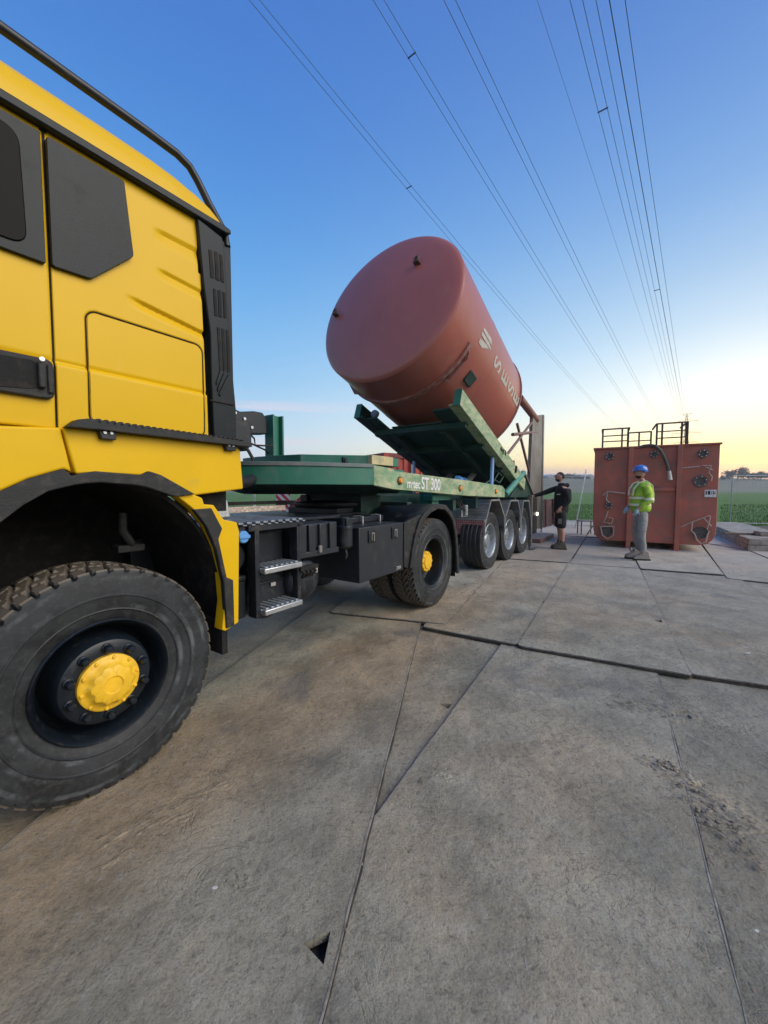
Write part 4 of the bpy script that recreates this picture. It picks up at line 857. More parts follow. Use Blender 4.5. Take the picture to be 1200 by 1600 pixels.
# trough plates and ribs under the silo
R0 = 1.30; zc = 1.42
def trough(x0, x1, r, th, y_a, y_b, nm, m, n=16):
    a0 = math.asin((y_a - 1.25) / r); a1 = math.asin((y_b - 1.25) / r); v = []; f = []
    for x in (x0, x1):
        for rr in (r, r + th):
            for i in range(n + 1): a = a0 + (a1 - a0) * i / n; v.append((x, 1.25 + rr * sin(a), zc - rr * cos(a)))
    m1 = n + 1
    for i in range(n): f += [(i, i + 1, m1 + i + 1, m1 + i), (2 * m1 + i, 3 * m1 + i, 3 * m1 + i + 1, 2 * m1 + i + 1), (i, 2 * m1 + i, 2 * m1 + i + 1, i + 1), (m1 + i, m1 + i + 1, 3 * m1 + i + 1, 3 * m1 + i)]
    mb = MB(); mb.add(v, f); return tilt(mb).build(nm, m, trl, 0)
for x in (1.75, 2.9): trough(x, x + .12, 1.27, .12, .60, 1.90, 'saddle_rib', green)
trough(.62, 3.72, 1.262, .008, .62, 1.74, 'cradle_trough', green)
mb = MB()
mb.prism([(.10, -.12), (3.7, -.12), (3.7, -.09), (.10, -.09)], .41, .80); mb.prism([(.10, -.12), (3.7, -.12), (3.7, -.09), (.10, -.09)], 1.86, 2.14)
mb.box(.45, .8, -.13, 3.7, 1.76, -.11)
for x in (.5, 1.3, 2.4, 3.4): mb.box(x, .40, -.22, x + .10, 2.14, -.12)
mb.box(.6, .80, -.24, 3.7, .90, -.12); mb.box(.6, 1.72, -.24, 3.7, 1.82, -.12)
tilt(mb).build('cradle_floor', greendark, trl, .004)
for y in (.46, 2.02): mb = MB(); mb.lathe([(0, -.04), (.07, -.04), (.075, .0), (.075, .02)], 20, Matrix.Translation((.25, y, .05)) @ Matrix.Rotation(-pi / 2, 4, 'Z')); tilt(mb).build('lock_bolt', galv, trl)
mb = MB(); mb.box(1.9, .285, .02, 2.0, .30, .07); mb.tube([(2.05, .29, -.02), (2.0, .27, .05), (2.12, .27, .08), (2.2, .29, .03)], .010, 8); mb.box(2.9, .27, -.03, 2.96, .30, .10); tilt(mb).build('side_hook', black, trl)
# hinge tube, rear plate, lift rams
HB = [(6.911, 1.331), (8.155, 1.793)]
mb = MB(); mb.tube([(HB[0][0], .32, HB[0][1]), (HB[1][0], .32, HB[1][1])], .062, 16); mb.build('hinge_strut', mat('green_gloss', (.06, .26, .19), .3, dirt=(.25, .3, .22), damt=.4, dscale=5), trl, 0)
RP = [(7.362, 1.274), (8.383, 1.774), (8.598, 1.781), (9.216, 1.322), (9.162, 1.245)]
mb = MB(); mb.prism(RP, .36, .42); mb.prism([(u, z) for u, z in RP], 2.08, 2.14); mb.box(RP[1][0], .42, RP[1][1] - .12, RP[1][0] + .1, 2.08, RP[1][1]); mb.build('rear_plate', greendark, trl, .004)
SE = [(8.375, 1.773), (9.155, 1.307)]
mb = MB(); mb.bar((SE[0][0], .335, SE[0][1]), (SE[1][0], .335, SE[1][1]), .03, .035); mb.build('plate_edge', steelpost, trl, .002)
for y in (.42, 2.08):
    mb = MB(); mb.tube([(6.40, y, 1.36), (6.44, y, 2.02)], .034, 14); mb.build('lift_ram', bluecyl, trl)
mb = MB(); mb.tube([(6.1, 1.0, 1.3), (7.4, 1.0, 1.95)], .06, 12); mb.tube([(6.1, 1.5, 1.3), (7.4, 1.5, 1.95)], .06, 12); mb.build('tipping_ram', steelpost, trl)
for q in ((6.0, .9, 1.60), (6.35, .95, 1.58)): mb = MB(); mb.lathe([(.0, -.09), (.05, -.08), (.08, -.03), (.085, .04), (.0, .05)], 16, Matrix.Translation(q)); mb.build('valve_cap', bluem, trl)
mb = MB(); mb.box(5.8, .55, 1.36, 6.6, 1.2, 1.52); mb.tube([(6.4, .6, 1.5), (6.7, .5, 1.64), (6.95, .45, 1.56), (7.2, .45, 1.7)], .018, 8); mb.tube([(6.6, .5, 1.5), (6.8, .42, 1.75), (7.0, .42, 1.7)], .014, 8); mb.build('hydraulic_unit', greendark, trl, .008)
# headboard post
mb = MB(); mb.box(1.955, 1.14, 1.68, 1.975, 1.27, 2.19); mb.box(2.075, 1.14, 1.68, 2.095, 1.27, 2.19); mb.box(1.975, 1.19, 1.68, 2.075, 1.21, 2.19); mb.build('headboard_post', green, trl, .003)

# ================================================================ SILO
silo = empty('silo', 'large dull red cylindrical silo with domed end tilted up on the trailer cradle', 'silo', (-1.278, 1.795, 0.0), 0.97318)
ST = R(18.0); Ms = Matrix.Translation((4.46, 1.42, 4.22)) @ Matrix.Rotation(ST, 4, 'Y') @ Matrix.Rotation(-pi / 2, 4, 'Z')   # lathe axis y -> down the slope
def sil(mb): mb.v = [tuple(Ms @ Vector(p)) for p in mb.v]; return mb
# in silo space: y = distance along the axis from the domed end, x = towards the cab's left, z up
SL_ = 3.0
mb = MB(); mb.lathe([(1.236, .0), (1.25, .014), (1.25, .60), (1.25, 1.8), (1.25, SL_), (1.245, SL_ + .02)] + [(1.20, SL_ + .06), (.25, SL_ + 1.5), (.22, SL_ + 1.75), (0, SL_ + 1.76)], 128); sil(mb).build('silo_body', siloRed, silo, 0, True, 25)
mb = MB(); mb.lathe([(0, -.165), (.25, -.158), (.5, -.138), (.75, -.108), (.95, -.078), (1.10, -.052), (1.19, -.030), (1.225, -.012), (1.240, .004)], 128); sil(mb).build('domed_end', siloRed, silo, 0, True, 60)
mb = MB(); RA = [R(-158 + 136 * i / 60) for i in range(61)]; v = [(r * cos(a), y, r * sin(a)) for r, y in ((1.248, .57), (1.285, .575), (1.290, .63), (1.248, .64)) for a in RA]; mb.add(v, [(j * 61 + i, j * 61 + i + 1, (j + 1) * 61 + i + 1, (j + 1) * 61 + i) for j in range(3) for i in range(60)]); sil(mb).build('cradle_band', siloRed2, silo, 0)
mb = MB(); mb.lathe([(1.252, SL_ - .05), (1.272, SL_ - .045), (1.272, SL_ + .0), (1.252, SL_ + .005)], 128, caps=False); sil(mb).build('stiffening_ring', siloRed2, silo, 0)
mb = MB(); mb.lathe([(1.2495, 1.498), (1.2535, 1.502), (1.2535, 1.508), (1.2495, 1.512)], 128, caps=False); sil(mb).build('weld_seam', siloRed, silo, 0)
def on_end(x, z): return Vector((x, -.05 - .115 * (1 - (x * x + z * z) / 1.55), z))
for x, z in ((.50, .55), (-.98, .12)):
    p = on_end(x, z); mb = MB(); mb.prism([(x - .05, z - .04), (x + .05, z - .04), (x + .035, z + .05), (x, z + .07), (x - .035, z + .05)], p.y - .055, p.y - .040)
    mb.tube([(x + .035 * cos(t), p.y - .06, z + .035 * sin(t)) for t in [i * pi / 6 for i in range(13)]], .012, 8); mb.box(x - .05, p.y - .06, z - .05, x + .05, p.y + .03, z - .035)
    sil(mb).build('lifting_lug', mat('rusty_steel', (.10, .05, .045), .6, dirt=(.2, .12, .08), damt=.4, dscale=20), silo, .003)
# saddle feet: the girder the silo lies on
mb = MB()
for a in (-38, -142):
    c_, s_ = cos(R(a)), sin(R(a)); x, z = 1.25 * -c_, 1.25 * s_; q = Vector((-c_, 0, s_)); tt = Vector((s_, 0, c_))
    p0 = Vector((x, .66, z))
    mb = MB()
    for k in (0,): mb.add([tuple(p0 + Vector((0, k, 0)) + tt * e * .30 + q * h) for e, h in ((-1, -.03), (1, -.03), (.9, .07), (-.6, .07))] + [tuple(p0 + Vector((0, k + .012, 0)) + tt * e * .30 + q * h) for e, h in ((-1, -.03), (1, -.03), (.9, .07), (-.6, .07))], [(0, 1, 2, 3), (7, 6, 5, 4), (0, 4, 5, 1), (1, 5, 6, 2), (2, 6, 7, 3), (3, 7, 4, 0)])
    sil(mb).build('saddle_bracket', siloRed2, silo, 0)
mb = MB(); ca_, sa_ = cos(R(-36)), sin(R(-36)); mb.bar((1.265 * ca_, .98, 1.265 * sa_), (1.265 * ca_, 1.22, 1.265 * sa_), .19, .03, (ca_, 0, sa_)); sil(mb).build('mounting_shoe', greendark, silo, .01)
# lettering down the side, wrapped on the shell
def wrap_text(s, size, s0, ang, kx=1.0, bold=.008, verts=None):
    if verts is None:
        o = text_obj('lettering', s, size, whitem, None, bold, 0); me = o.data
    else:
        me = bpy.data.meshes.new('emblem'); me.from_pydata([(a, b, 0) for a, b in verts[0]], [], verts[1]); me.materials.append(whitem); o = bpy.data.objects.new('emblem', me); COL.objects.link(o)
    bm = bmesh.new(); bm.from_mesh(me); bmesh.ops.triangulate(bm, faces=bm.faces); bmesh.ops.subdivide_edges(bm, edges=[e for e in bm.edges if e.calc_length() > size * .12], cuts=3)
    xs = [v.co.x for v in bm.verts]; ys = [v.co.y for v in bm.verts]; cx = (min(xs) + max(xs)) / 2; cy = (min(ys) + max(ys)) / 2
    for v in bm.verts:
        dx = (v.co.x - cx) * kx; dy = v.co.y - cy; a = R(ang) + dx / 1.25          # right on the letter = up round the shell
        v.co = Ms @ Vector((1.2545 * cos(a), s0 - dy, 1.2545 * sin(a)))
    bm.to_mesh(me); bm.free(); o.parent = silo; return o
for ch, s0, k in (('S', 1.62, 1.05), ('E', 2.04, 1.1), ('S', 2.42, 1.05), ('E', 2.78, 1.0)): wrap_text(ch, .43, s0, -9, k)
# emblem: three slanted bars making a W-like arrow
EV = ([(-.15, .22), (-.08, .22), (-.02, -.02), (-.02, -.14), (-.15, .08), (-.02, .22), (.04, .22), (.06, -.10), (.0, -.24), (-.01, -.04), (.08, .20), (.13, .18), (.16, -.14), (.08, -.20), (.07, .02)], [(0, 1, 2, 3, 4), (5, 6, 7, 8, 9), (10, 11, 12, 13, 14)])
wrap_text('', .3, 1.04, -8, 1.0, verts=EV)
# leg frame beyond the cone, in lorry coordinates
mb = MB()
PT = [(8.237, 3.440), (9.749, 3.184), (9.679, 3.237), (7.353, 2.119), (8.079, 2.862), (9.174, 1.847), (7.765, 2.592), (9.776, 2.884)]
def b2(i, j, w, y=.45): mb.tube([(PT[i][0], y, PT[i][1]), (PT[j][0], y, PT[j][1])], w, 12)
b2(0, 1, .085)
sil_tube = mb.build('leg_tube', mat('leg_red', (.24, .10, .085), .5, dirt=(.32, .22, .18), damt=.4, dscale=3), silo)
for i, j in ((2, 3), (4, 5), (6, 7)): mb = MB(); b2(i, j, .030 if i != 6 else .036); mb.build('brace', bracem, silo)
far_y = 2.2; mb = MB(); mb.tube([(PT[0][0] + .2, far_y, PT[0][1]), (PT[1][0] + .2, far_y, PT[1][1] + .05)], .07, 10); mb.build('leg_tube', bracem, silo)
mb = MB(); FP = [(9.307, 3.179), (10.287, 3.391), (10.435, 3.363), (10.351, 0.832), (10.357, 0.385), (9.164, 0.483), (9.191, 0.886), (9.142, 1.507)]
mb.prism([FP[0], FP[1], FP[3], FP[4], FP[5], FP[7]], .42, .50); mb.prism([(FP[1][0], FP[1][1]), (FP[1][0] + .12, FP[1][1]), (FP[3][0] + .12, FP[4][1]), (FP[3][0], FP[4][1])], .40, .66); fb = mb.build('foot_beam', steelpost, silo, .006)
mb = MB(); mb.box(FP[4][0] - .5, .3, .045, FP[4][0] + 1.1, 1.3, .16); mb.build('base_frame', bracem, silo, .01)
mb = MB(); mb.prism([FP[0], (FP[1][0], FP[1][1]), FP[3], FP[4], FP[5], FP[7]], 2.1, 2.18); mb.build('foot_beam', steelpost, silo, .006)
RC = [(10.475, 1.173), (11.034, 1.180), (11.121, 0.402), (10.550, 0.446), (11.378, 1.174), (12.219, 1.158), (12.532, 0.295), (11.561, 0.369)]
mb = MB(); mb.prism(RC[0:4], .30, .34); mb.prism(RC[4:8], .30, .34); mb.box(RC[0][0], .36, RC[2][1], RC[5][0], .40, RC[0][1]); mb.build('punched_channel', pinkm, silo, .006)
for i in range(7): z = RC[2][1] + .08 + i * .12; mb = MB(); mb.lathe([(0, -.004), (.022, -.004), (.022, .0)], 12, Matrix.Translation((RC[6][0] - .17, .298, z))); mb.build('peg_hole', liner, silo)

# small lamp on the trailer tail that is switched on
LMP = [(9.535, 0.826)][0]
mb = MB(); mb.box(LMP[0] - .5, .34, .35, LMP[0] + .05, .42, 1.25); mb.build('tail_bracket', black, trl, .01)
mb = MB(); mb.lathe([(0, -.03), (.03, -.027), (.045, 0)], 16, Matrix.Translation((LMP[0], .335, LMP[1]))); mb.build('tail_lamp', mat('lamp_glow', (.9, .9, .8), .3, emit=(1, .9, .65, 4.0)), trl)


# ================================================================ RED MIXING TUB
def tub_args(loc, rz, W): return loc, rz, W
TL, TR, TWD = tub_args((5.139, 9.737, 0.0), -0.51070, 2.377)
tub = empty('mixing_tub', 'big red steel tub with rounded lower corners, pipe flanges, levers and railing on top', 'tank', (TL[0], TL[1], .03), TR)
CT = [(1.925, 11.149)]
PRO = [(0.000, 2.349), (0.046, 0.882), (0.053, 0.598), (0.099, 0.427), (0.198, 0.338), (0.362, 0.300), (2.177, 0.221), (2.308, 0.258), (2.380, 0.389), (2.405, 0.586), (2.393, 1.499), (2.388, 2.348)]
def cp(s): return s
mb = MB(); mb.prism([(0, 2.37), (0, .62), (.02, .40), (.08, .26), (.18, .185), (.30, .17), (TWD - .30, .17), (TWD - .16, .20), (TWD - .06, .29), (TWD - .01, .42), (TWD, .65), (TWD, 2.37)], 0, 2.1); tb_ = mb.build('tub_body', tubRed, tub, .012)
mb = MB(); mb.box(-.03, -.03, 2.37, TWD + .03, .03, 2.41); mb.box(-.03, 2.07, 2.37, TWD + .03, 2.13, 2.41); mb.box(-.03, .03, 2.37, .03, 2.07, 2.41); mb.box(TWD - .03, .03, 2.37, TWD + .03, 2.07, 2.41); mb.build('top_rim', tubRed, tub, .004)
RB = [(0.749, 1.505), (1.677, 1.502)]
for x in (RB[0][0], RB[1][0]): mb = MB(); mb.box(x - .045, -.075, .0, x + .045, .0, 2.37); mb.box(x - .045, -.0, .0, x + .045, 2.1, .165); mb.build('upright_rib', tubRed, tub, .006)
mb = MB(); q = [(1.166, 1.415), (1.612, 1.372)]; mb.box(q[0][0], -.05, q[0][1] - .05, q[1][0], 0, q[0][1] + .03); mb.build('pipe_stub', tubRed, tub, .01)
FLG = [([(0.323, 2.197)][0], .095), ([(1.202, 2.206)][0], .085), ([(2.084, 2.183)][0], .09), ([(0.329, 1.029)][0], .085), ([(2.061, 1.584)][0], .13)]
tubdark = mat('flange_dark', (.075, .075, .072), .6, dirt=(.2, .15, .12), damt=.5, dscale=12)
for (x, z), r in FLG:
    mb = MB(); mb.lathe([(0, -.02), (r * .55, -.02), (r * .6, -.045), (r, -.045), (r, 0)], 28, Matrix.Translation((x, -.0, z))); fl = mb.build('flange', tubdark, tub, .003)
    for k in range(6): a = k * pi / 3 + .3; mb = MB(); mb.lathe([(0, -.016), (.010, -.014), (.010, 0)], 8, Matrix.Translation((x + r * .78 * cos(a), -.044, z + r * .78 * sin(a)))); mb.build('bolt', whitep, fl)
def sticks(name, m, segs, r, y=-.07, kids=None):
    mb = MB()
    for s_ in segs: mb.tube([(a, y, b) for a, b in s_], r, 6)
    return mb.build(name, m, tub)
lev = mat('lever_pale', (.42, .34, .29), .6, dirt=(.3, .22, .17), damt=.4, dscale=9)
sticks('lever', lev, [[(0.200, 1.259), (0.293, 1.353), (0.664, 1.309)], [(0.293, 1.353), (0.271, 1.167), (0.327, 1.091)]], .016)
sticks('lever', lev, [[(1.723, 1.872), (2.039, 1.906)], [(2.072, 1.919), (2.226, 1.915), (2.188, 1.764), (2.245, 1.680), (2.238, 1.583)], [(2.128, 1.890), (2.251, 1.818)]], .014)
sticks('lever', lev, [[(1.744, 0.568), (1.924, 0.677), (2.221, 0.830), (2.254, 0.831), (2.200, 0.519)], [(2.135, 0.784), (2.273, 0.607)]], .014)
sticks('lever', lev, [[(0.319, 0.889), (0.270, 0.701), (0.232, 0.606), (0.368, 0.596)], [(0.337, 0.735), (0.431, 0.707), (0.395, 0.582), (0.341, 0.579)]], .014)
for pts_, bx in (([(0.166, 0.509), (0.450, 0.522), (0.443, 0.305), (0.324, 0.220), (0.213, 0.292), (0.166, 0.509)], [(0.305, 0.406)][0]), ([(1.936, 0.677), (1.931, 0.491), (1.990, 0.423), (2.029, 0.297), (2.110, 0.217), (2.187, 0.264), (2.214, 0.436), (2.233, 0.507)], [(2.102, 0.458)][0])):
    k = sticks('clamp_ring', lev, [pts_], .016, -.09)
    mb = MB(); mb.lathe([(0, -.05), (.10, -.05), (.12, -.09), (.13, -.09), (.13, 0)], 24, Matrix.Translation((bx[0], 0, bx[1]))); mb.build('outlet', tubdark, tub, .003)
HS = [(0.925, 2.380), (0.999, 2.406), (1.122, 2.414), (1.221, 2.380), (1.308, 2.288), (1.386, 2.126), (1.451, 1.936), (1.479, 1.820)]
mb = MB(); mb.tube([(a, -.10 if i > 2 else -.02, b) for i, (a, b) in enumerate(HS)], .035, 10); hs = mb.build('hose', mat('hose_grey', (.06, .06, .055), .6, dirt=(.2, .16, .12), damt=.4, dscale=9), tub)
q = [(1.479, 1.820), (1.509, 1.618)]; mb = MB(); mb.tube([(q[0][0], -.10, q[0][1]), (q[1][0], -.08, q[1][1])], .04, 10, .05); mb.build('coupling', alu, hs)
q = [(2.146, 1.395), (2.348, 1.236)]; mb = MB(); mb.box(q[0][0], -.012, q[1][1], q[1][0], 0, q[0][1]); lb = mb.build('number_plate', whitep, tub, .002)
mb = MB(); mb.box(q[0][0] + .015, -.0145, q[1][1] + .055, q[1][0] - .012, -.012, q[0][1] - .025); mb.build('plate_field', black, lb)
t = text_obj('marking', 'I 85', .115, whitep, lb, .002, .0005); t.rotation_euler = (pi / 2, 0, 0); t.location = (q[0][0] + .03, -.0152, q[1][1] + .058)
# stains of bare metal: small grey patches
for s_, r in (("961,752", .09), ("940,740", .05)):
    pass
# railings on top
mb = MB(); RL = [(0.157, 2.862), (0.760, 2.848), (0.143, 2.863), (1.265, 2.897), (1.814, 2.868)]
def rail(x0, x1, z0, zt, y, posts, mids=(.33, .62)):
    m_ = MB()
    for p in posts: m_.box(p - .018, y - .018, z0, p + .018, y + .018, zt)
    for k in mids: m_.tube([(x0, y, z0 + (zt - z0) * k), (x1, y, z0 + (zt - z0) * k)], .013, 6)
    m_.box(x0, y - .02, zt - .03, x1, y + .02, zt); return m_
g = mat('rail_dark', (.045, .035, .033), .6, dirt=(.2, .12, .09), damt=.4, dscale=9)
m1 = rail(.14, .70, 2.40, 2.86, .02, (.16, .56, .68)); m1.box(.13, .02, 2.83, .16, .9, 2.86); m1.box(.13, .88, 2.4, .16, .92, 2.86); m1.box(.69, .02, 2.83, .72, .9, 2.86); m1.box(.69, .88, 2.4, .72, .92, 2.86); m1.build('railing', g, tub)
m2 = rail(1.22, 1.78, 2.40, 2.91, .02, (1.24, 1.34, 1.70, 1.78)); m2.box(1.77, .0, 2.4, 1.82, .04, 2.90); m2.box(1.77, .02, 2.87, 1.80, .9, 2.90); m2.box(1.21, .02, 2.87, 1.24, .9, 2.90); m2.build('railing', g, tub)
m3 = rail(.70, 1.22, 2.40, 2.85, .9, (.72, .95, 1.2), (.10, .5)); m3.build('railing', g, tub)

# ================================================================ SLAB STACK
def slabs():
    B = [(10.628, 12.809), (8.487, 9.381), (8.164, 8.814), (7.161, 6.272), (10.213, 7.653), (15.687, 14.037), (16.185, 17.708), (15.999, 18.843)]
    B = [(5.95 + 0, 0)] if False else [(10.369, 12.446), (9.207, 10.508), (8.246, 8.903)]
    T = [(11.418, 13.731), (12.098, 13.596), (11.758, 12.837), (10.684, 10.994), (9.106, 8.132)]
    low = [B[0], B[1], B[2], (B[2][0] + 1.6, B[2][1] - .55), (T[4][0] + .3, T[4][1] + .1), T[3], T[2], T[1], (T[0][0] - .2, T[0][1])]
    s_ = []
    for i, (k, lab) in enumerate(((0, 'lower weathered concrete slab of the low stack beside the red tub'), (1, 'upper pale concrete slab of the low stack with worn edges'))):
        P = [(x + (.03 if k else 0), y + (.05 if k else 0)) for x, y in low]
        Q = []
        for a, b in zip(P, P[1:] + P[:1]):
            n_ = max(1, int(math.hypot(b[0] - a[0], b[1] - a[1]) / .15))
            for j in range(n_): Q.append((a[0] + (b[0] - a[0]) * j / n_ + rnd.uniform(-.02, .02), a[1] + (b[1] - a[1]) * j / n_ + rnd.uniform(-.02, .02)))
        mb = MB(); mb.slab(Q, .02 + .15 * k, .163 + .15 * k); tag(mb.build('concrete_slab', concrete, None, .008), lab, 'slab', 'concrete slabs stacked beside the tub')
    x, y = [(9.036, 9.479)][0]
    mb = MB(); mb.slab([(x, y), (x + .45, y - .12), (x + .55, y + .12), (x + .1, y + .3)], .316, .42); tag(mb.build('concrete_block', concrete, None, .01), 'small broken block on top of the concrete slab stack', 'block')
    mb = MB(); mb.slab([(x - .55, y + .35), (x + .7, y + .1), (x + .75, y + .2), (x - .5, y + .46)], .316, .36); tag(mb.build('timber_batten', mat('old_timber', (.13, .10, .075), .8, dirt=(.2, .17, .14), damt=.5, dscale=8), None, .004), 'dark batten lying across the concrete slab stack', 'batten')
slabs()

# ================================================================ LADDER, TRESTLE
lo = [(6.775, 14.037)][0]
ldr = empty('ladder', 'aluminium ladder leaning against the left side of the red tub', 'ladder', (lo[0], lo[1], 0), R(62))
for x in (0, .30):
    mb = MB(); mb.bar((x, 0, .0), (x + .39, -.30, 2.15), .03, .07); mb.build('stile', alu, ldr, .003)
for k in range(8):
    t = .08 + k * .115; mb = MB(); mb.bar((.39 * t, -.30 * t, 2.15 * t), (.30 + .39 * t, -.30 * t, 2.15 * t), .03, .025); mb.build('rung', alu, ldr)
q = [(5.984, 12.103)][0]
trs = empty('trestle', 'small low metal trestle standing between the ladder and the tub', 'trestle', (q[0], q[1], 0), R(-10))
mb = MB(); mb.box(-.05, -.2, .47, .42, .2, .50); mb.build('top', steelpost, trs, .004)
for x, y in ((0, -.18), (.38, -.18), (0, .18), (.38, .18)): mb = MB(); mb.bar((x, y, 0), (x, y, .47), .03, .03); mb.build('leg', steelpost, trs)

# ================================================================ FENCES
def fence(x0, y0, x1, y1, n, label):
    e = empty('mesh_fence', label, 'fence', (x0, y0, -.03)); d_ = Vector(((x1 - x0) / n, (y1 - y0) / n, 0)); 
    for i in range(n):
        a = d_ * i; b = d_ * (i + 1) - d_.normalized() * .06; mb = MB()
        for p in (a, b): mb.tube([p + Vector((0, 0, .1)), p + Vector((0, 0, 2.02))], .021, 6)
        for z in (.14, 2.0): mb.tube([a + Vector((0, 0, z)), b + Vector((0, 0, z))], .017, 6)
        k = int((b - a).length / .10)
        for j in range(1, k): c = a.lerp(b, j / k); mb.bar(c + Vector((0, 0, .14)), c + Vector((0, 0, 2.0)), .003, .003)
        for z in (.6, 1.1, 1.55): mb.bar(a + Vector((0, 0, z)), b + Vector((0, 0, z)), .004, .004)
        mb.build('fence_panel', galv, e)
        mb = MB(); mb.box(a.x - .12, a.y - .35, 0, a.x + .12, a.y + .35, .13); mb.build('foot_block', concrete, e, .01)
        if i: 
            for z in (.7, 1.6): mb = MB(); mb.box(a.x - .06, a.y - .03, z, a.x + .03, a.y + .03, z + .05); mb.build('clip', whitep, e)
fence(6.3, 16.9, 9.8, 17.0, 1, 'site fence panel seen between the silo frame and the red tub')
fence(13.65, 15.6, 30, 13.0, 5, 'site mesh fence along the field to the right of the red tub')
fence(-9.5, 18.2, -2.2, 17.8, 2, 'site fence seen low behind the lorry chassis')

# ================================================================ RED SHIPPING CONTAINER, BOARD MACHINE
cn = empty('shipping_container', 'red corrugated shipping container standing behind the trailer', 'container', (0.0, 12.2, -.03), R(33))
mb = MB(); v = []
def corr(x0, x1, y, n, axis, nm):
    mb = MB(); P = []
    for i in range(n):
        w = (x1 - x0) / n; a = x0 + i * w
        for f_, dd in ((.0, 0), (.35, 0), (.5, .036), (.85, .036)): P.append((a + f_ * w, dd))
    P.append((x1, 0)); v = []
    for a, dd in P:
        for z in (.2, 2.45): v.append((a, y + dd, z) if axis == 'x' else (y + dd, a, z))
    mb.add(v, [(2 * i, 2 * i + 2, 2 * i + 3, 2 * i + 1) for i in range(len(P) - 1)]); mb.build(nm, boxRed, cn, smooth=False)
corr(0.1, 5.95, .02, 26, 'x', 'side_panel'); corr(.1, 2.35, .02, 9, 'y', 'end_panel')
mb = MB(); mb.box(.05, .06, .1, 6.0, 2.4, 2.5)
mb.build('container_core', boxRed, cn)
mb = MB(); mb.box(0, 0, 2.44, 6.06, .10, 2.59); mb.box(0, .1, 2.44, .10, 2.44, 2.59); mb.box(0, 0, 0, 6.06, .1, .18); mb.box(0, 0, .18, .10, .10, 2.44); mb.box(5.96, 0, .18, 6.06, .10, 2.44); mb.box(0, 2.34, .18, .1, 2.44, 2.44); mb.box(.1, .1, 2.5, 6, 2.4, 2.55); mb.build('container_frame', mat('container_dark', (.19, .035, .03), .6, dirt=(.25, .12, .1), damt=.4, dscale=5), cn, .006)
for x, z in ((0, 2.44), (0, 0)): mb = MB(); mb.box(x - .01, -.012, z, x + .17, .10, z + .13); mb.build('corner_casting', boxRed, cn, .01)
mb = MB(); mb.tube([(1.05, -.03, .2), (1.05, -.03, 2.4)], .03, 8); mb.build('lock_rod', whitep, cn)
mc = empty('implement', 'low red farm implement with a red and white striped warning board behind the lorry', 'machine', (-2.6, 9.6, -.03), R(-4))
mb = MB(); mb.box(.30, 0, .78, 1.7, .9, 1.20); mb.box(.28, -.02, 1.10, 1.9, .05, 1.18); mb.prism([(.45, 1.2), (1.5, 1.2), (1.3, 1.34), (.6, 1.34)], .1, .5); mb.build('implement_body', mat('implement_red', (.40, .03, .04), .5, dirt=(.2, .08, .07), damt=.4, dscale=7), mc, .01)
mb = MB(); mb.box(0, -.05, .92, .34, -.03, 1.36); mb.build('warning_board', stripe_m, mc, .002)
for x in (.55, 1.45): mb = MB(); mb.lathe([(.2, -.1), (.38, -.1), (.4, -.05), (.4, .05), (.38, .1), (.2, .1)], 28, Matrix.Translation((x, .2, .42))); mb.build('implement_wheel', tyre_m, mc)

# ================================================================ PYLON AND WIRES
B_ = math.atan((1088 - 600) / 620); WD = Vector((sin(B_), cos(B_), 0)); WN = Vector((cos(B_), -sin(B_), 0)); LP0 = -7.7; S0 = 376
pbase = WD * S0 + WN * LP0
py = empty('pylon', 'distant grey lattice pylon with three cross arms behind the red tub', 'pylon', (pbase.x, pbase.y, 0), -B_)
pm = mat('pylon_steel', (.16, .17, .17), .6, metal=.3)
mb = MB(); Hh = 58
def wdt(z): return 3.4 * (1 - z / Hh) ** 1.3 + .55
lev_ = [0, 8, 15, 21, 26, 30, 34, 38, 42, 46, 50, 54, 58]
for a, b in zip(lev_, lev_[1:]):
    ca = [(sx * wdt(a), sy * wdt(a), a) for sx, sy in ((-1, -1), (1, -1), (1, 1), (-1, 1))]; cb = [(sx * wdt(b), sy * wdt(b), b) for sx, sy in ((-1, -1), (1, -1), (1, 1), (-1, 1))]
    for i in range(4):
        j = (i + 1) % 4; mb.bar(ca[i], cb[i], .22, .22); mb.bar(ca[i], cb[j], .12, .12); mb.bar(ca[j], cb[i], .12, .12); mb.bar(cb[i], cb[j], .12, .12)
mb.build('tower', pm, py)
ARM = [(52.3, 7.2), (43.6, 8.6), (36.6, 7.4)]
for z, l in ARM:
    mb = MB()
    for s_ in (-1, 1):
        mb.bar((0, -.5, z), (s_ * l, 0, z), .16, .16); mb.bar((0, .5, z), (s_ * l, 0, z), .16, .16); mb.bar((0, 0, z + 1.5), (s_ * l, 0, z), .14, .14)
        for k in (.3, .6): mb.bar((s_ * l * k, 0, z), (s_ * l * (k - .15), 0, z + 1.5 * (1 - k + .15)), .1, .1)
        mb.bar((s_ * l, 0, z), (s_ * l, 0, z - 2.8), .16, .16)
    mb.build('cross_arm', pm, py)
mb = MB(); mb.bar((-3, 0, Hh), (3, 0, Hh), .2, .2); mb.bar((0, 0, Hh - 2.5), (3, 0, Hh), .14, .14); mb.bar((0, 0, Hh - 2.5), (-3, 0, Hh), .14, .14); mb.build('cross_arm', pm, py)
def quad(p1, p2, p3):
    (a, za), (b, zb), (c, zc_) = p1, p2, p3
    return lambda s: za * (s - b) * (s - c) / ((a - b) * (a - c)) + zb * (s - a) * (s - c) / ((b - a) * (b - c)) + zc_ * (s - a) * (s - b) / ((c - a) * (c - b))
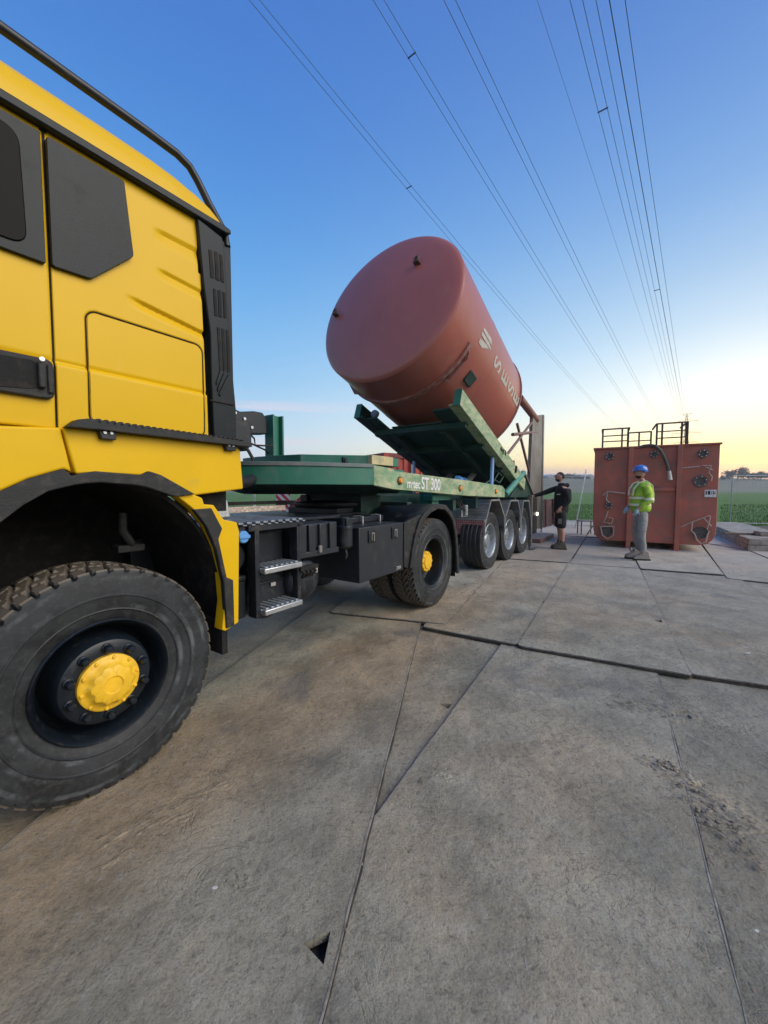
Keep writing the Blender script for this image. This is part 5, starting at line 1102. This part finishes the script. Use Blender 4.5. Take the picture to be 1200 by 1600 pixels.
WR = [(-17.0, (12, 24.2), (112, 18.3), 33.8, -1, 2, 'twin cable furthest left, crossing behind the silo top', (24.5,)),
      (-12.0, (16, 23.3), (122, 19.2), 40.8, -1, 2, 'second twin cable from the left with a dark spacer near the top of the picture', (17.5,)),
      (-9.0, (17, 22.2), (140, 21.4), 49.5, -1, 2, 'third twin cable from the left', ()),
      (-6.0, (18.5, 22.0), (62, 22.0), 58.0, 0, 1, 'single thin earth wire between the left and right cable groups', ()),
      (-4.5, (18.5, 21.1), (75, 20.6), 33.8, 1, 2, 'thick twin cable with a spacer, leftmost of the right hand group', (24.0,)),
      (-3.5, (18, 20.2), (62, 19.6), 40.8, 1, 2, 'middle twin cable of the right hand group', (45,)),
      (-2.6, (16, 17.4), (60, 17.0), 49.5, 1, 2, 'rightmost twin cable of the right hand group', ())]
for L_, p1, p2, ze, side, nw, lab, sp in WR:
    f_ = quad(p1, p2, (S0, ze)); le = LP0 + side * 7.4
    w = empty('power_line', lab, 'cable', (0, 0, 0), 0, 'overhead power cables')
    def pos(s, o): t = max(0, (s - 130) / (S0 - 130)); l = L_ + (le - L_) * t * t; return WD * s + WN * (l + o) + Vector((0, 0, f_(s)))
    ss = [-60, -30, -10, 0] + [i * 4 for i in range(1, 20)] + [80 + i * 16 for i in range(1, 19)] + [S0]
    for o in ([-.2, .2] if nw == 2 else [0]): mb = MB(); mb.tube([pos(s, o) for s in ss], .013 if nw == 2 else .008, 6); mb.build('conductor', wirem, w)
    for s in sp: mb = MB(); mb.bar(pos(s, -.24), pos(s, .24), .04, .05); mb.build('spacer', black, w)

# ================================================================ FAR TREES AND BUILDINGS
leaf_m = mat('far_leaves', (.075, .088, .060), .9, var=.3, dscale=.8)
bark_m = mat('far_bark', (.08, .065, .05), .9)
def tree(x, y, h, w, seed, label, base, group='trees on the far ridge'):
    r_ = random.Random(seed); e = empty('tree', label, 'tree', (x, y, base), 0, group)
    mb = MB(); mb.tube([(0, 0, -.5), (.1, 0, h * .3), (0, 0, h * .6)], .25, 6, .1); 
    for k in range(5): a = r_.uniform(0, 6.3); mb.tube([(0, 0, h * (.2 + .07 * k)), (cos(a) * w * .3, sin(a) * w * .3, h * (.5 + .07 * k))], .1, 5, .03)
    mb.build('trunk', bark_m, e)
    mb = MB(); cl = [(r_.gauss(0, w * .24), r_.gauss(0, w * .24), h * r_.uniform(.38, .88), r_.uniform(.12, .24) * w) for _ in range(22)]
    for cx, cy, cz, cr in cl:
        for _ in range(70):
            v_ = Vector((r_.gauss(0, 1), r_.gauss(0, 1), r_.gauss(0, .8))).normalized() * cr * r_.uniform(.5, 1.1); c = Vector((cx, cy, cz)) + v_
            u_ = Vector((r_.uniform(-1, 1), r_.uniform(-1, 1), r_.uniform(-1, 1))).normalized(); q_ = u_.orthogonal().normalized(); s_ = w * .035
            mb.add([c - u_ * s_, c + q_ * s_, c + u_ * s_, c - q_ * s_], [(0, 1, 2, 3)])
    mb.build('crown', leaf_m, e, smooth=False)
def onhill(px, dist): x = (px - 600) / 620 * dist; return x, dist, hillf(x, dist) - .3
TT = [(1131, 400, 5, 8), (1138, 405, 9, 10), (1150, 400, 12.5, 15), (1160, 402, 8.5, 10), (1168, 410, 7, 8), (1175, 415, 6, 10), (1181, 408, 7.5, 8), (1187, 410, 9.0, 9), (1193, 405, 7.0, 9), (1199, 410, 8, 10), (1210, 405, 9, 10), (1225, 410, 9, 12)]
TLB = ['small tree at the left end of the ridge beside the tub', 'medium tree just left of the tallest ridge tree', 'broad round tree, tallest on the ridge right of the tub', 'bushy tree just right of the tallest ridge tree', 'low tree in the dip of the ridge line', 'low wide tree left of the ridge clump', 'narrow tree at the left of the ridge clump', 'taller tree in the middle of the ridge clump', 'low tree right of the ridge clump', 'tree at the right edge of the picture on the ridge', 'ridge tree just beyond the right picture edge', 'last ridge tree beyond the right picture edge']
for i, ((px, dd, h, w), lb_) in enumerate(zip(TT, TLB)): x, y, z = onhill(px, dd); tree(x, y, h, w, i + 1, lb_, z)
for i, (px, h, w) in enumerate([(881, 6.0, 8), (889, 7.0, 9), (898, 5, 7), (905, 5.5, 7), (914, 5, 8)]):
    x, y, z = onhill(px, 430); tree(x, y, h, w, 30 + i, ['first', 'second', 'third', 'fourth', 'fifth'][i] + ' small far tree from the left, between the man in black and the tub', z - 1.5, 'far trees between the silo and the tub')
x, y, z = onhill(862, 440)
gh = empty('greenhouse', 'long pale low greenhouse on the far rise behind the man in black', 'building', (x, y, z - 1), 0)
mb = MB(); mb.prism([(-5, 0), (46, 0), (46, 4.2), (-5, 4.2)], 0, 20); gw = mb.build('wall', mat('far_pale', (.42, .44, .48), .6), gh)
mb = MB()
for i in range(8): x0 = -5 + i * 6.375; mb.prism([(x0, 4.2), (x0 + 6.3, 4.2), (x0 + 3.15, 5.6)], -.2, 20.2)
mb.build('roof', mat('far_glass', (.5, .53, .58), .35), gh)


# ================================================================ PEOPLE
skinm = mat('skin', (.44, .24, .17), .5, var=.06)
def skinned(name, chains, m, parent, sub=2, root=0):
    """chains: lists of (point, radius); chains whose first point repeats an existing point join it"""
    V = []; E_ = []; Rr = []
    def idx(p, r):
        for i, q in enumerate(V):
            if (Vector(q) - Vector(p)).length < 1e-4: return i
        V.append(tuple(p)); Rr.append(r); return len(V) - 1
    for ch in chains:
        ids = [idx(p, r) for p, r in ch]; E_ += list(zip(ids, ids[1:]))
    me = bpy.data.meshes.new(name); me.from_pydata(V, E_, []); o = bpy.data.objects.new(name, me); COL.objects.link(o)
    md = o.modifiers.new('skin', 'SKIN'); md.use_smooth_shade = True; md.branch_smoothing = .4
    if not me.skin_vertices: 
        bm = bmesh.new(); bm.from_mesh(me); bm.verts.layers.skin.verify(); bm.to_mesh(me); bm.free()
    for i, r in enumerate(Rr):
        s = me.skin_vertices[0].data[i]; s.radius = r if isinstance(r, tuple) else (r, r); s.use_root = (i == root)
    if sub: o.modifiers.new('sub', 'SUBSURF').levels = sub; o.modifiers['sub'].render_levels = sub
    me.materials.append(m)
    if parent: o.parent = parent
    return o
def add_hand(chains, wrist, fdir, side, thumb, curl=.5, s=1.0):
    f = Vector(fdir).normalized(); sd = Vector(side).normalized(); nrm = f.cross(sd).normalized()
    palm = Vector(wrist) + f * .045 * s; mid = Vector(wrist) + f * .085 * s
    chains.append([(tuple(wrist), .026 * s), (tuple(palm), (.040 * s, .020 * s)), (tuple(mid), (.040 * s, .017 * s))])
    out = []
    for k, (o, l) in enumerate(((-.030, .068), (-.010, .078), (.010, .072), (.029, .056))):
        a = mid + sd * o * s * .9; b = a + (f * cos(curl * .5) + nrm * sin(curl * .5)) * l * .45 * s; c = b + (f * cos(curl) + nrm * sin(curl)) * l * .32 * s; d_ = c + (f * cos(curl * 1.6) + nrm * sin(curl * 1.6)) * l * .26 * s
        out.append([(tuple(a - f * .02 * s), .0095 * s), (tuple(a), .0095 * s), (tuple(b), .0088 * s), (tuple(c), .008 * s), (tuple(d_), .007 * s)])
    a = palm - sd * .030 * s * thumb; b = a - sd * .028 * s * thumb + f * .020 * s; c = b - sd * .008 * thumb * s + f * .032 * s + nrm * .01; out.append([(tuple(palm - sd * .01 * thumb), .013 * s), (tuple(a), .013 * s), (tuple(b), .011 * s), (tuple(c), .009 * s)])
    return out
def head(parent, c, yaw, pitch, hair_c, beard, s=1.0, hair=True):
    """head mesh in its own space: face towards -y; c = centre"""
    M = Matrix.Translation(c) @ Matrix.Rotation(yaw, 4, 'Z') @ Matrix.Rotation(pitch, 4, 'X') @ Matrix.Scale(s, 4)
    bm = bmesh.new(); bmesh.ops.create_uvsphere(bm, u_segments=40, v_segments=30, radius=1)
    for v in bm.verts:
        x, y, z = v.co; X = x * .074; Y = y * .096; Z = z * .115
        if z < 0: X *= 1 - .22 * (-z) ** 1.2; Y *= 1 - .10 * -z
        if y < 0:
            g = lambda a, b, ax, bz: math.exp(-((x - a) / ax) ** 2 - ((z - b) / bz) ** 2)
            Y -= .026 * g(0, -.12, .13, .17) + .014 * g(0, .05, .09, .16)      # nose
            Y += .010 * (g(.33, .06, .16, .09) + g(-.33, .06, .16, .09))        # eye sockets
            Y -= .006 * (g(.3, .22, .25, .07) + g(-.3, .22, .25, .07))          # brows
            Y -= .007 * g(0, -.44, .22, .05) + .008 * g(0, -.56, .2, .06) + .012 * g(0, -.80, .25, .12)
            Y += .005 * g(0, -.50, .25, .02)
        if y > 0 and z < -.2: Y *= 1 - .25 * (-z - .2)
        v.co = M @ Vector((X, Y, Z))
    for sx in (-1, 1):       # ears
        r = bmesh.ops.create_uvsphere(bm, u_segments=10, v_segments=8, radius=1)
        for v in r['verts']: v.co = M @ Vector((sx * .074 + v.co.x * .012, .008 + v.co.y * .018, -.005 + v.co.z * .031))
    me = bpy.data.meshes.new('head'); bm.to_mesh(me); bm.free(); me.materials.append(skinm); me.shade_smooth(); o = bpy.data.objects.new('head', me); COL.objects.link(o); o.parent = parent
    hm = mat('hair_dark', (.012, .009, .008), .75, var=.3, bump=.6, bscale=220)
    def cap(name, keep, grow, m):
        bm = bmesh.new(); bmesh.ops.create_uvsphere(bm, u_segments=36, v_segments=28, radius=1)
        bmesh.ops.delete(bm, geom=[f for f in bm.faces if not keep(*f.calc_center_median())], context='FACES')
        for v in bm.verts:
            x, y, z = v.co; k = 1 + grow + rnd.uniform(-.01, .012); X = x * .074 * k; Y = y * .096 * k; Z = z * .115 * k
            if z < 0: X *= 1 - .22 * (-z) ** 1.2; Y *= 1 - .10 * -z
            if name == 'beard' and y < 0: Y -= .006 + .012 * math.exp(-(x / .25) ** 2 - ((z + .8) / .12) ** 2)
            v.co = M @ Vector((X, Y, Z))
        me = bpy.data.meshes.new(name); bm.to_mesh(me); bm.free(); me.materials.append(m); me.shade_smooth(); q = bpy.data.objects.new(name, me); COL.objects.link(q); q.parent = parent; so = q.modifiers.new('t', 'SOLIDIFY'); so.thickness = .006; so.offset = -1
    if hair: cap('hair', lambda x, y, z: z > .42 + (.22 if y < -.3 else -.55 if y > .1 else 0), .06, hm)
    if beard: cap('beard', lambda x, y, z: z < -.50 and y < .10 and z > -.97, .012, mat('beard_brown', (.035, .020, .013), .9, var=.3))
    for sx in (-1, 1):
        mb = MB(); mb.ico(M @ Vector((sx * .027, -.082, .007)), .0085, 2, 0); e = mb.build('eye', mat('eye', (.10, .08, .07), .2), o)
    return M
def boot(parent, at, yaw, m, sole, s=1.0, lift=0.):
    M = Matrix.Translation(at) @ Matrix.Rotation(yaw, 4, 'Z')
    pr = [(-.085, .0), (-.09, .05), (-.07, .13), (-.055, .17), (.045, .17), (.05, .12), (.10, .085), (.17, .065), (.195, .035), (.19, .0)]
    v = []; n = len(pr)
    for k, (yy, sc) in enumerate(((-.048, .86), (-.030, 1), (.030, 1), (.048, .86))):
        for x, z in pr: v.append(M @ Vector((x * (1 if abs(yy) < .04 else .93), yy * (1.0 if x > -.05 else .85), .022 + z * sc)))
    f = [tuple(range(n)), tuple(reversed(range(3 * n, 4 * n)))]
    for k in range(3): f += [(k * n + i, k * n + (i + 1) % n, (k + 1) * n + (i + 1) % n, (k + 1) * n + i) for i in range(n)]
    mb = MB(); mb.add(v, f); b = mb.build('boot', m, parent, .006)
    mb = MB(); mb.slab([(-.10, -.045), (.0, -.045), (.12, -.052), (.20, -.03), (.205, .02), (.12, .05), (.0, .045), (-.10, .045)], 0, .028); mb.v = [tuple(M @ Vector(p)) for p in mb.v]; mb.build('sole', sole, b, .004)

# --- man in black: faces left of the picture, right arm stretched to the trailer. Own axes: x = the way he faces
bx, by = [(4.102, 9.184)][0]
m1_ = empty('person', 'bearded man in black hooded top and black work shorts reaching out to the trailer', 'person', (bx, by, .05), R(172))
hood = mat('black_cloth', (.016, .017, .019), .9, var=.25, dscale=6, bump=.5, bscale=22)
short = mat('black_shorts', (.013, .014, .016), .85, var=.25, dscale=8, bump=.5, bscale=30)
# left/right of the body is y; +y is towards the camera side after the turn
HIP = (0, 0, .93)
bod = [[((0, 0, .93), .10), ((0, 0, 1.10), .10), ((.01, 0, 1.28), .11), ((.0, 0, 1.42), .07), ((.005, 0, 1.50), .052), ((.015, 0, 1.56), .055)]]
for sy in (-1, 1): bod.append([((0, 0, .93), (.15, .12)), ((0, sy * .09, .88), .095), ((.01 + .01 * sy, sy * .10, .50), .062), ((-.015, sy * .10, .40), .055), ((-.02, sy * .10, .28), .052), ((-.01, sy * .10, .10), .036)])
RS, RE, RW = (.02, -.20, 1.42), (.30, -.24, 1.31), (.58, -.25, 1.22)     # reaching arm (far side of his body from the tub)
LS, LE, LW = (-.02, .20, 1.40), (-.10, .26, 1.13), (.08, .24, .97)
bod.append([((.0, 0, 1.42), (.15, .10)), (RS, .058), (RE, .042), (RW, .028)]); bod.append([((.0, 0, 1.42), (.15, .10)), (LS, .058), (LE, .042), (LW, .028)])
ch = []; fr = add_hand(bod, RW, (.95, -.05, -.25), (0, 1, .1), 1, .35); fl_ = add_hand(bod, LW, (.5, .0, -.85), (.85, .0, .5), 1, .9)
b_ = skinned('body', bod, skinm, m1_)
fm = skinned('fingers', fr[:1], skinm, b_, 1)
for c in fr[1:] + fl_: skinned('finger', c if isinstance(c, list) and False else [c], skinm, b_, 1)
fm.name = 'finger'
# remove degenerate first call style: fr[:1] is one chain
top = [[((0, 0, .80), (.165, .165)), ((0, 0, .93), (.175, .175)), ((0, 0, 1.08), (.17, .17)), ((.015, 0, 1.26), (.175, .175)), ((.0, 0, 1.41), (.15, .15)), ((.0, 0, 1.49), (.095, .095)), ((.005, 0, 1.545), (.075, .075))]]
top.append([((.0, 0, 1.41), (.145, .145)), (RS, .085), ((.16, -.22, 1.37), .072), (RE, .062), ((.46, -.247, 1.255), .050), ((.55, -.25, 1.23), .042)])
top.append([((.0, 0, 1.41), (.145, .145)), (LS, .085), ((-.07, .24, 1.26), .074), (LE, .066), ((.02, .245, 1.02), .052), ((.055, .24, .99), .045)])
skinned('hooded_top', top, hood, m1_)
skinned('hood', [[((-.10, -.09, 1.50), .04), ((-.13, 0, 1.47), (.065, .06)), ((-.10, .09, 1.50), .04)], [((-.10, -.09, 1.50), .04), ((.02, -.095, 1.475), .03)], [((-.10, .09, 1.50), .04), ((.02, .095, 1.475), .03)]], hood, m1_)
sh = [[((0, 0, 1.05), .13), ((0, 0, .84), .15)]]
for sy in (-1, 1): sh.append([((0, 0, .84), .15), ((.0, sy * .10, .74), .118), ((.005, sy * .105, .60), .105), ((.01, sy * .105, .47), .098)])
skinned('shorts', sh, short, m1_)
mb = MB(); mb.box(.04, .218, .60, .13, .235, .72); o = mb.build('pocket', mat('pocket_grey', (.10, .10, .09), .9), m1_, .01)
mb = MB(); mb.box(.08, .155, 1.262, .15, .186, 1.282); mb.build('chest_logo', whitem, m1_)
for sy in (-1, 1): skinned('sock', [[((-.01, sy * .10, .24), .046), ((-.01, sy * .10, .12), .046)]], short, m1_, 1)
bootm = mat('boot_grey', (.055, .05, .045), .8, dirt=(.2, .17, .13), damt=.5, dscale=20)
for sy, dx in ((-1, .05), (1, -.01)): boot(m1_, (-.015 + dx * 0, sy * .10, 0), R(-8 * sy), bootm, liner)
head(m1_, Vector((.045, 0, 1.665)), R(90), R(-14), None, True)

# --- man in yellow-green jacket and blue helmet: profile facing left
hx, hy = [(5.040, 7.766)][0]
m2_ = empty('person', 'man in blue safety helmet, yellow-green reflective jacket and grey trousers standing before the red tub', 'person', (hx, hy, .058), R(170))
def f_hv(q):
    P = q.nd('ShaderNodeTexCoord').outputs['Object']; a = q.noise(P, 9, 6, .6); c = q.mix(q.rng(a, .35, .65), (.20, .46, .03, 1), (.50, .68, .07, 1)); q.L.new(c, q.b.inputs['Base Color']); q.b.inputs['Roughness'].default_value = .75; q.L.new(q.bump(a, .8, .03), q.b.inputs['Normal'])
hv = node_mat('reflective_jacket', f_hv)
tape = mat('reflective_tape', (.80, .80, .55), .35, var=.08); greyc = mat('grey_cloth', (.26, .27, .27), .9, var=.18, dscale=7, dirt=(.18, .16, .13), damt=.35, bump=.5, bscale=18); navy = mat('dark_hem', (.03, .035, .045), .9)
bod = [[((0, 0, .95), .10), ((0, 0, 1.12), .10), ((.01, 0, 1.30), .11), ((-.01, 0, 1.46), .085), ((.0, 0, 1.54), .055), ((.02, 0, 1.60), .055)]]
for sy in (-1, 1): bod.append([((0, 0, .95), (.15, .12)), ((0, sy * .09, .90), .09), ((.02, sy * .10, .50), .06), ((-.02, sy * .10, .28), .05), ((-.02 + .03 * sy, sy * .10, .10), .036)])
bod.append([((-.01, 0, 1.46), (.14, .10)), ((-.0, .20, 1.44), .056), ((-.02, .27, 1.17), .042), ((.16, .23, 1.00), .028)])
bod.append([((-.01, 0, 1.46), (.14, .10)), ((-.0, -.20, 1.44), .056), ((.0, -.26, 1.17), .042), ((.17, -.18, 1.02), .028)])
f1 = add_hand(bod, (.16, .23, 1.00), (.35, -.1, -.9), (.9, 0, .35), 1, .7); f2 = add_hand(bod, (.17, -.18, 1.02), (.5, .4, -.7), (.8, 0, .5), 1, .7)
b_ = skinned('body', bod, skinm, m2_)
glove = mat('glove_blue', (.30, .42, .55), .8, dirt=(.5, .5, .5), damt=.4, dscale=30)
for c in f1 + f2: skinned('finger', [c], glove, b_, 1)
for w_, e_ in (((.16, .23, 1.00), (.20, .218, .90)), ((.17, -.18, 1.02), (.225, -.14, .94))): skinned('glove', [[(w_, .040), (tuple((Vector(w_) + Vector(e_)) / 2), (.050, .036)), (e_, (.046, .03))]], glove, m2_, 2)
jk = [[((0, 0, .90), (.17, .17)), ((0, 0, 1.02), (.185, .185)), ((.03, 0, 1.16), (.190, .190)), ((.03, 0, 1.32), (.185, .185)), ((-.01, 0, 1.46), (.15, .15)), ((.0, 0, 1.555), (.082, .08))]]
jk.append([((-.01, 0, 1.46), (.15, .15)), ((-.005, .20, 1.43), .090), ((-.02, .25, 1.29), .082), ((-.02, .275, 1.16), .074), ((.07, .25, 1.08), .062), ((.13, .235, 1.03), .05)])
jk.append([((-.01, 0, 1.46), (.15, .15)), ((-.005, -.20, 1.43), .090), ((.0, -.26, 1.17), .074), ((.14, -.20, 1.05), .05)])
jo = skinned('jacket', jk, hv, m2_)
skinned('jacket_hem', [[((0, 0, .87), (.165, .165)), ((0, 0, .99), (.175, .175))]], navy, m2_)
def band(name, c, rx, ry, h, m, parent, tilt_=0.):
    v = []; n = 40
    for dz in (-h, h):
        for k in range(n): a = 2 * pi * k / n; sx, sy = cos(a), sin(a); e = 3.0; r = (abs(sx) ** e + abs(sy) ** e) ** (-1 / e); v.append((c[0] + rx * r * sx, c[1] + ry * r * sy, c[2] + dz + tilt_ * sx))
    mb = MB(); mb.add(v, [(k, (k + 1) % n, n + (k + 1) % n, n + k) for k in range(n)]); return mb.build(name, m, parent)
for z in (1.08, 1.21): band('reflective_band', (.03, 0, z), .168, .176, .024, tape, m2_)
for sy in (-1, 1):
    mb = MB(); pth = [(.20, sy * .09, 1.26), (.185, sy * .10, 1.38), (.11, sy * .115, 1.50), (-.02, sy * .12, 1.545), (-.13, sy * .11, 1.46), (-.165, sy * .10, 1.28), (-.16, sy * .10, 1.12)]
    for a, b in zip(pth, pth[1:]): mb.bar(a, b, .05, .012, (1, 0, .3))
    mb.build('brace_tape', tape, m2_)
mb = MB(); mb.tube([(-.02, .262, 1.20), (-.02, .272, 1.155)], .083, 18, .080); mb.build('sleeve_band', tape, m2_)
tr = [[((0, 0, 1.08), .13), ((0, 0, .90), .148)]]
for sy in (-1, 1): tr.append([((0, 0, .90), .148), ((.0, sy * .095, .78), .105), ((.03, sy * .10, .52), .080), ((.01, sy * .10, .38), .070), ((-.02, sy * .10, .24), .066), ((-.02 + .03 * sy, sy * .10, .14), .058)])
skinned('trousers', tr, greyc, m2_)
shoem = mat('shoe_grey', (.24, .22, .19), .8, dirt=(.35, .32, .27), damt=.4, dscale=20); cuff = mat('shoe_dark', (.03, .03, .035), .8)
for sy, dx in ((-1, .05), (1, -.02)):
    boot(m2_, (-.02 + dx, sy * .10, 0), R(-4 * sy), shoem, liner)
    skinned('ankle_cuff', [[((-.02 + dx, sy * .10, .19), .052), ((-.01 + dx, sy * .10, .12), .050)]], cuff, m2_, 1)
M2 = head(m2_, Vector((.045, 0, 1.70)), R(90), R(-2), None, True, hair=False)
helm = mat('helmet_blue', (.045, .16, .52), .3, var=.06, coat=.3)
bm = bmesh.new(); bmesh.ops.create_uvsphere(bm, u_segments=40, v_segments=24, radius=1)
bmesh.ops.delete(bm, geom=[f for f in bm.faces if f.calc_center_median().z < -.12 - (.25 if f.calc_center_median().y > .2 else 0)], context='FACES')
for v in bm.verts: x, y, z = v.co; v.co = M2 @ Vector((x * .102, y * .128 + .008, .045 + z * .105 + (.006 if abs(x) < .22 and z > .3 else 0)))
me = bpy.data.meshes.new('helmet'); bm.to_mesh(me); bm.free(); me.materials.append(helm); me.shade_smooth(); ho = bpy.data.objects.new('helmet', me); COL.objects.link(ho); ho.parent = m2_; so = ho.modifiers.new('t', 'SOLIDIFY'); so.thickness = .004
mb = MB(); n = 16; pk = [(.095 * sin(R(-80 + 160 * k / n)), -.10 - .062 * cos(R(-80 + 160 * k / n)), .032 - .010 * cos(R(-80 + 160 * k / n))) for k in range(n + 1)]; bk = [(.095 * sin(R(-80 + 160 * k / n)), -.11 * cos(R(-80 + 160 * k / n)) + .0, .042) for k in range(n + 1)]
v = [M2 @ Vector(p) for p in pk + bk] + [M2 @ (Vector(p) + Vector((0, 0, .005))) for p in pk + bk]; n1 = n + 1
mb.add(v, [(i, i + 1, n1 + i + 1, n1 + i) for i in range(n)] + [(2 * n1 + i, 3 * n1 + i, 3 * n1 + i + 1, 2 * n1 + i + 1) for i in range(n)] + [(i, 2 * n1 + i, 2 * n1 + i + 1, i + 1) for i in range(n)]); mb.build('helmet_peak', helm, ho)

# ================================================================ AIR: thin evening haze
mb = MB(); mb.box(-1600, -700, -1.2, 1600, 1900, 75); hz = struct(mb.build('haze', bpy.data.materials.new('haze'), smooth=False), 'stuff')
hm_ = hz.data.materials[0]; hm_.use_nodes = True; nt = hm_.node_tree; nt.nodes.clear(); vo = nt.nodes.new('ShaderNodeVolumePrincipled'); vo.inputs['Color'].default_value = (.92, .94, 1, 1); vo.inputs['Density'].default_value = .00042; vo.inputs['Anisotropy'].default_value = .3
ou = nt.nodes.new('ShaderNodeOutputMaterial'); nt.links.new(vo.outputs[0], ou.inputs['Volume'])
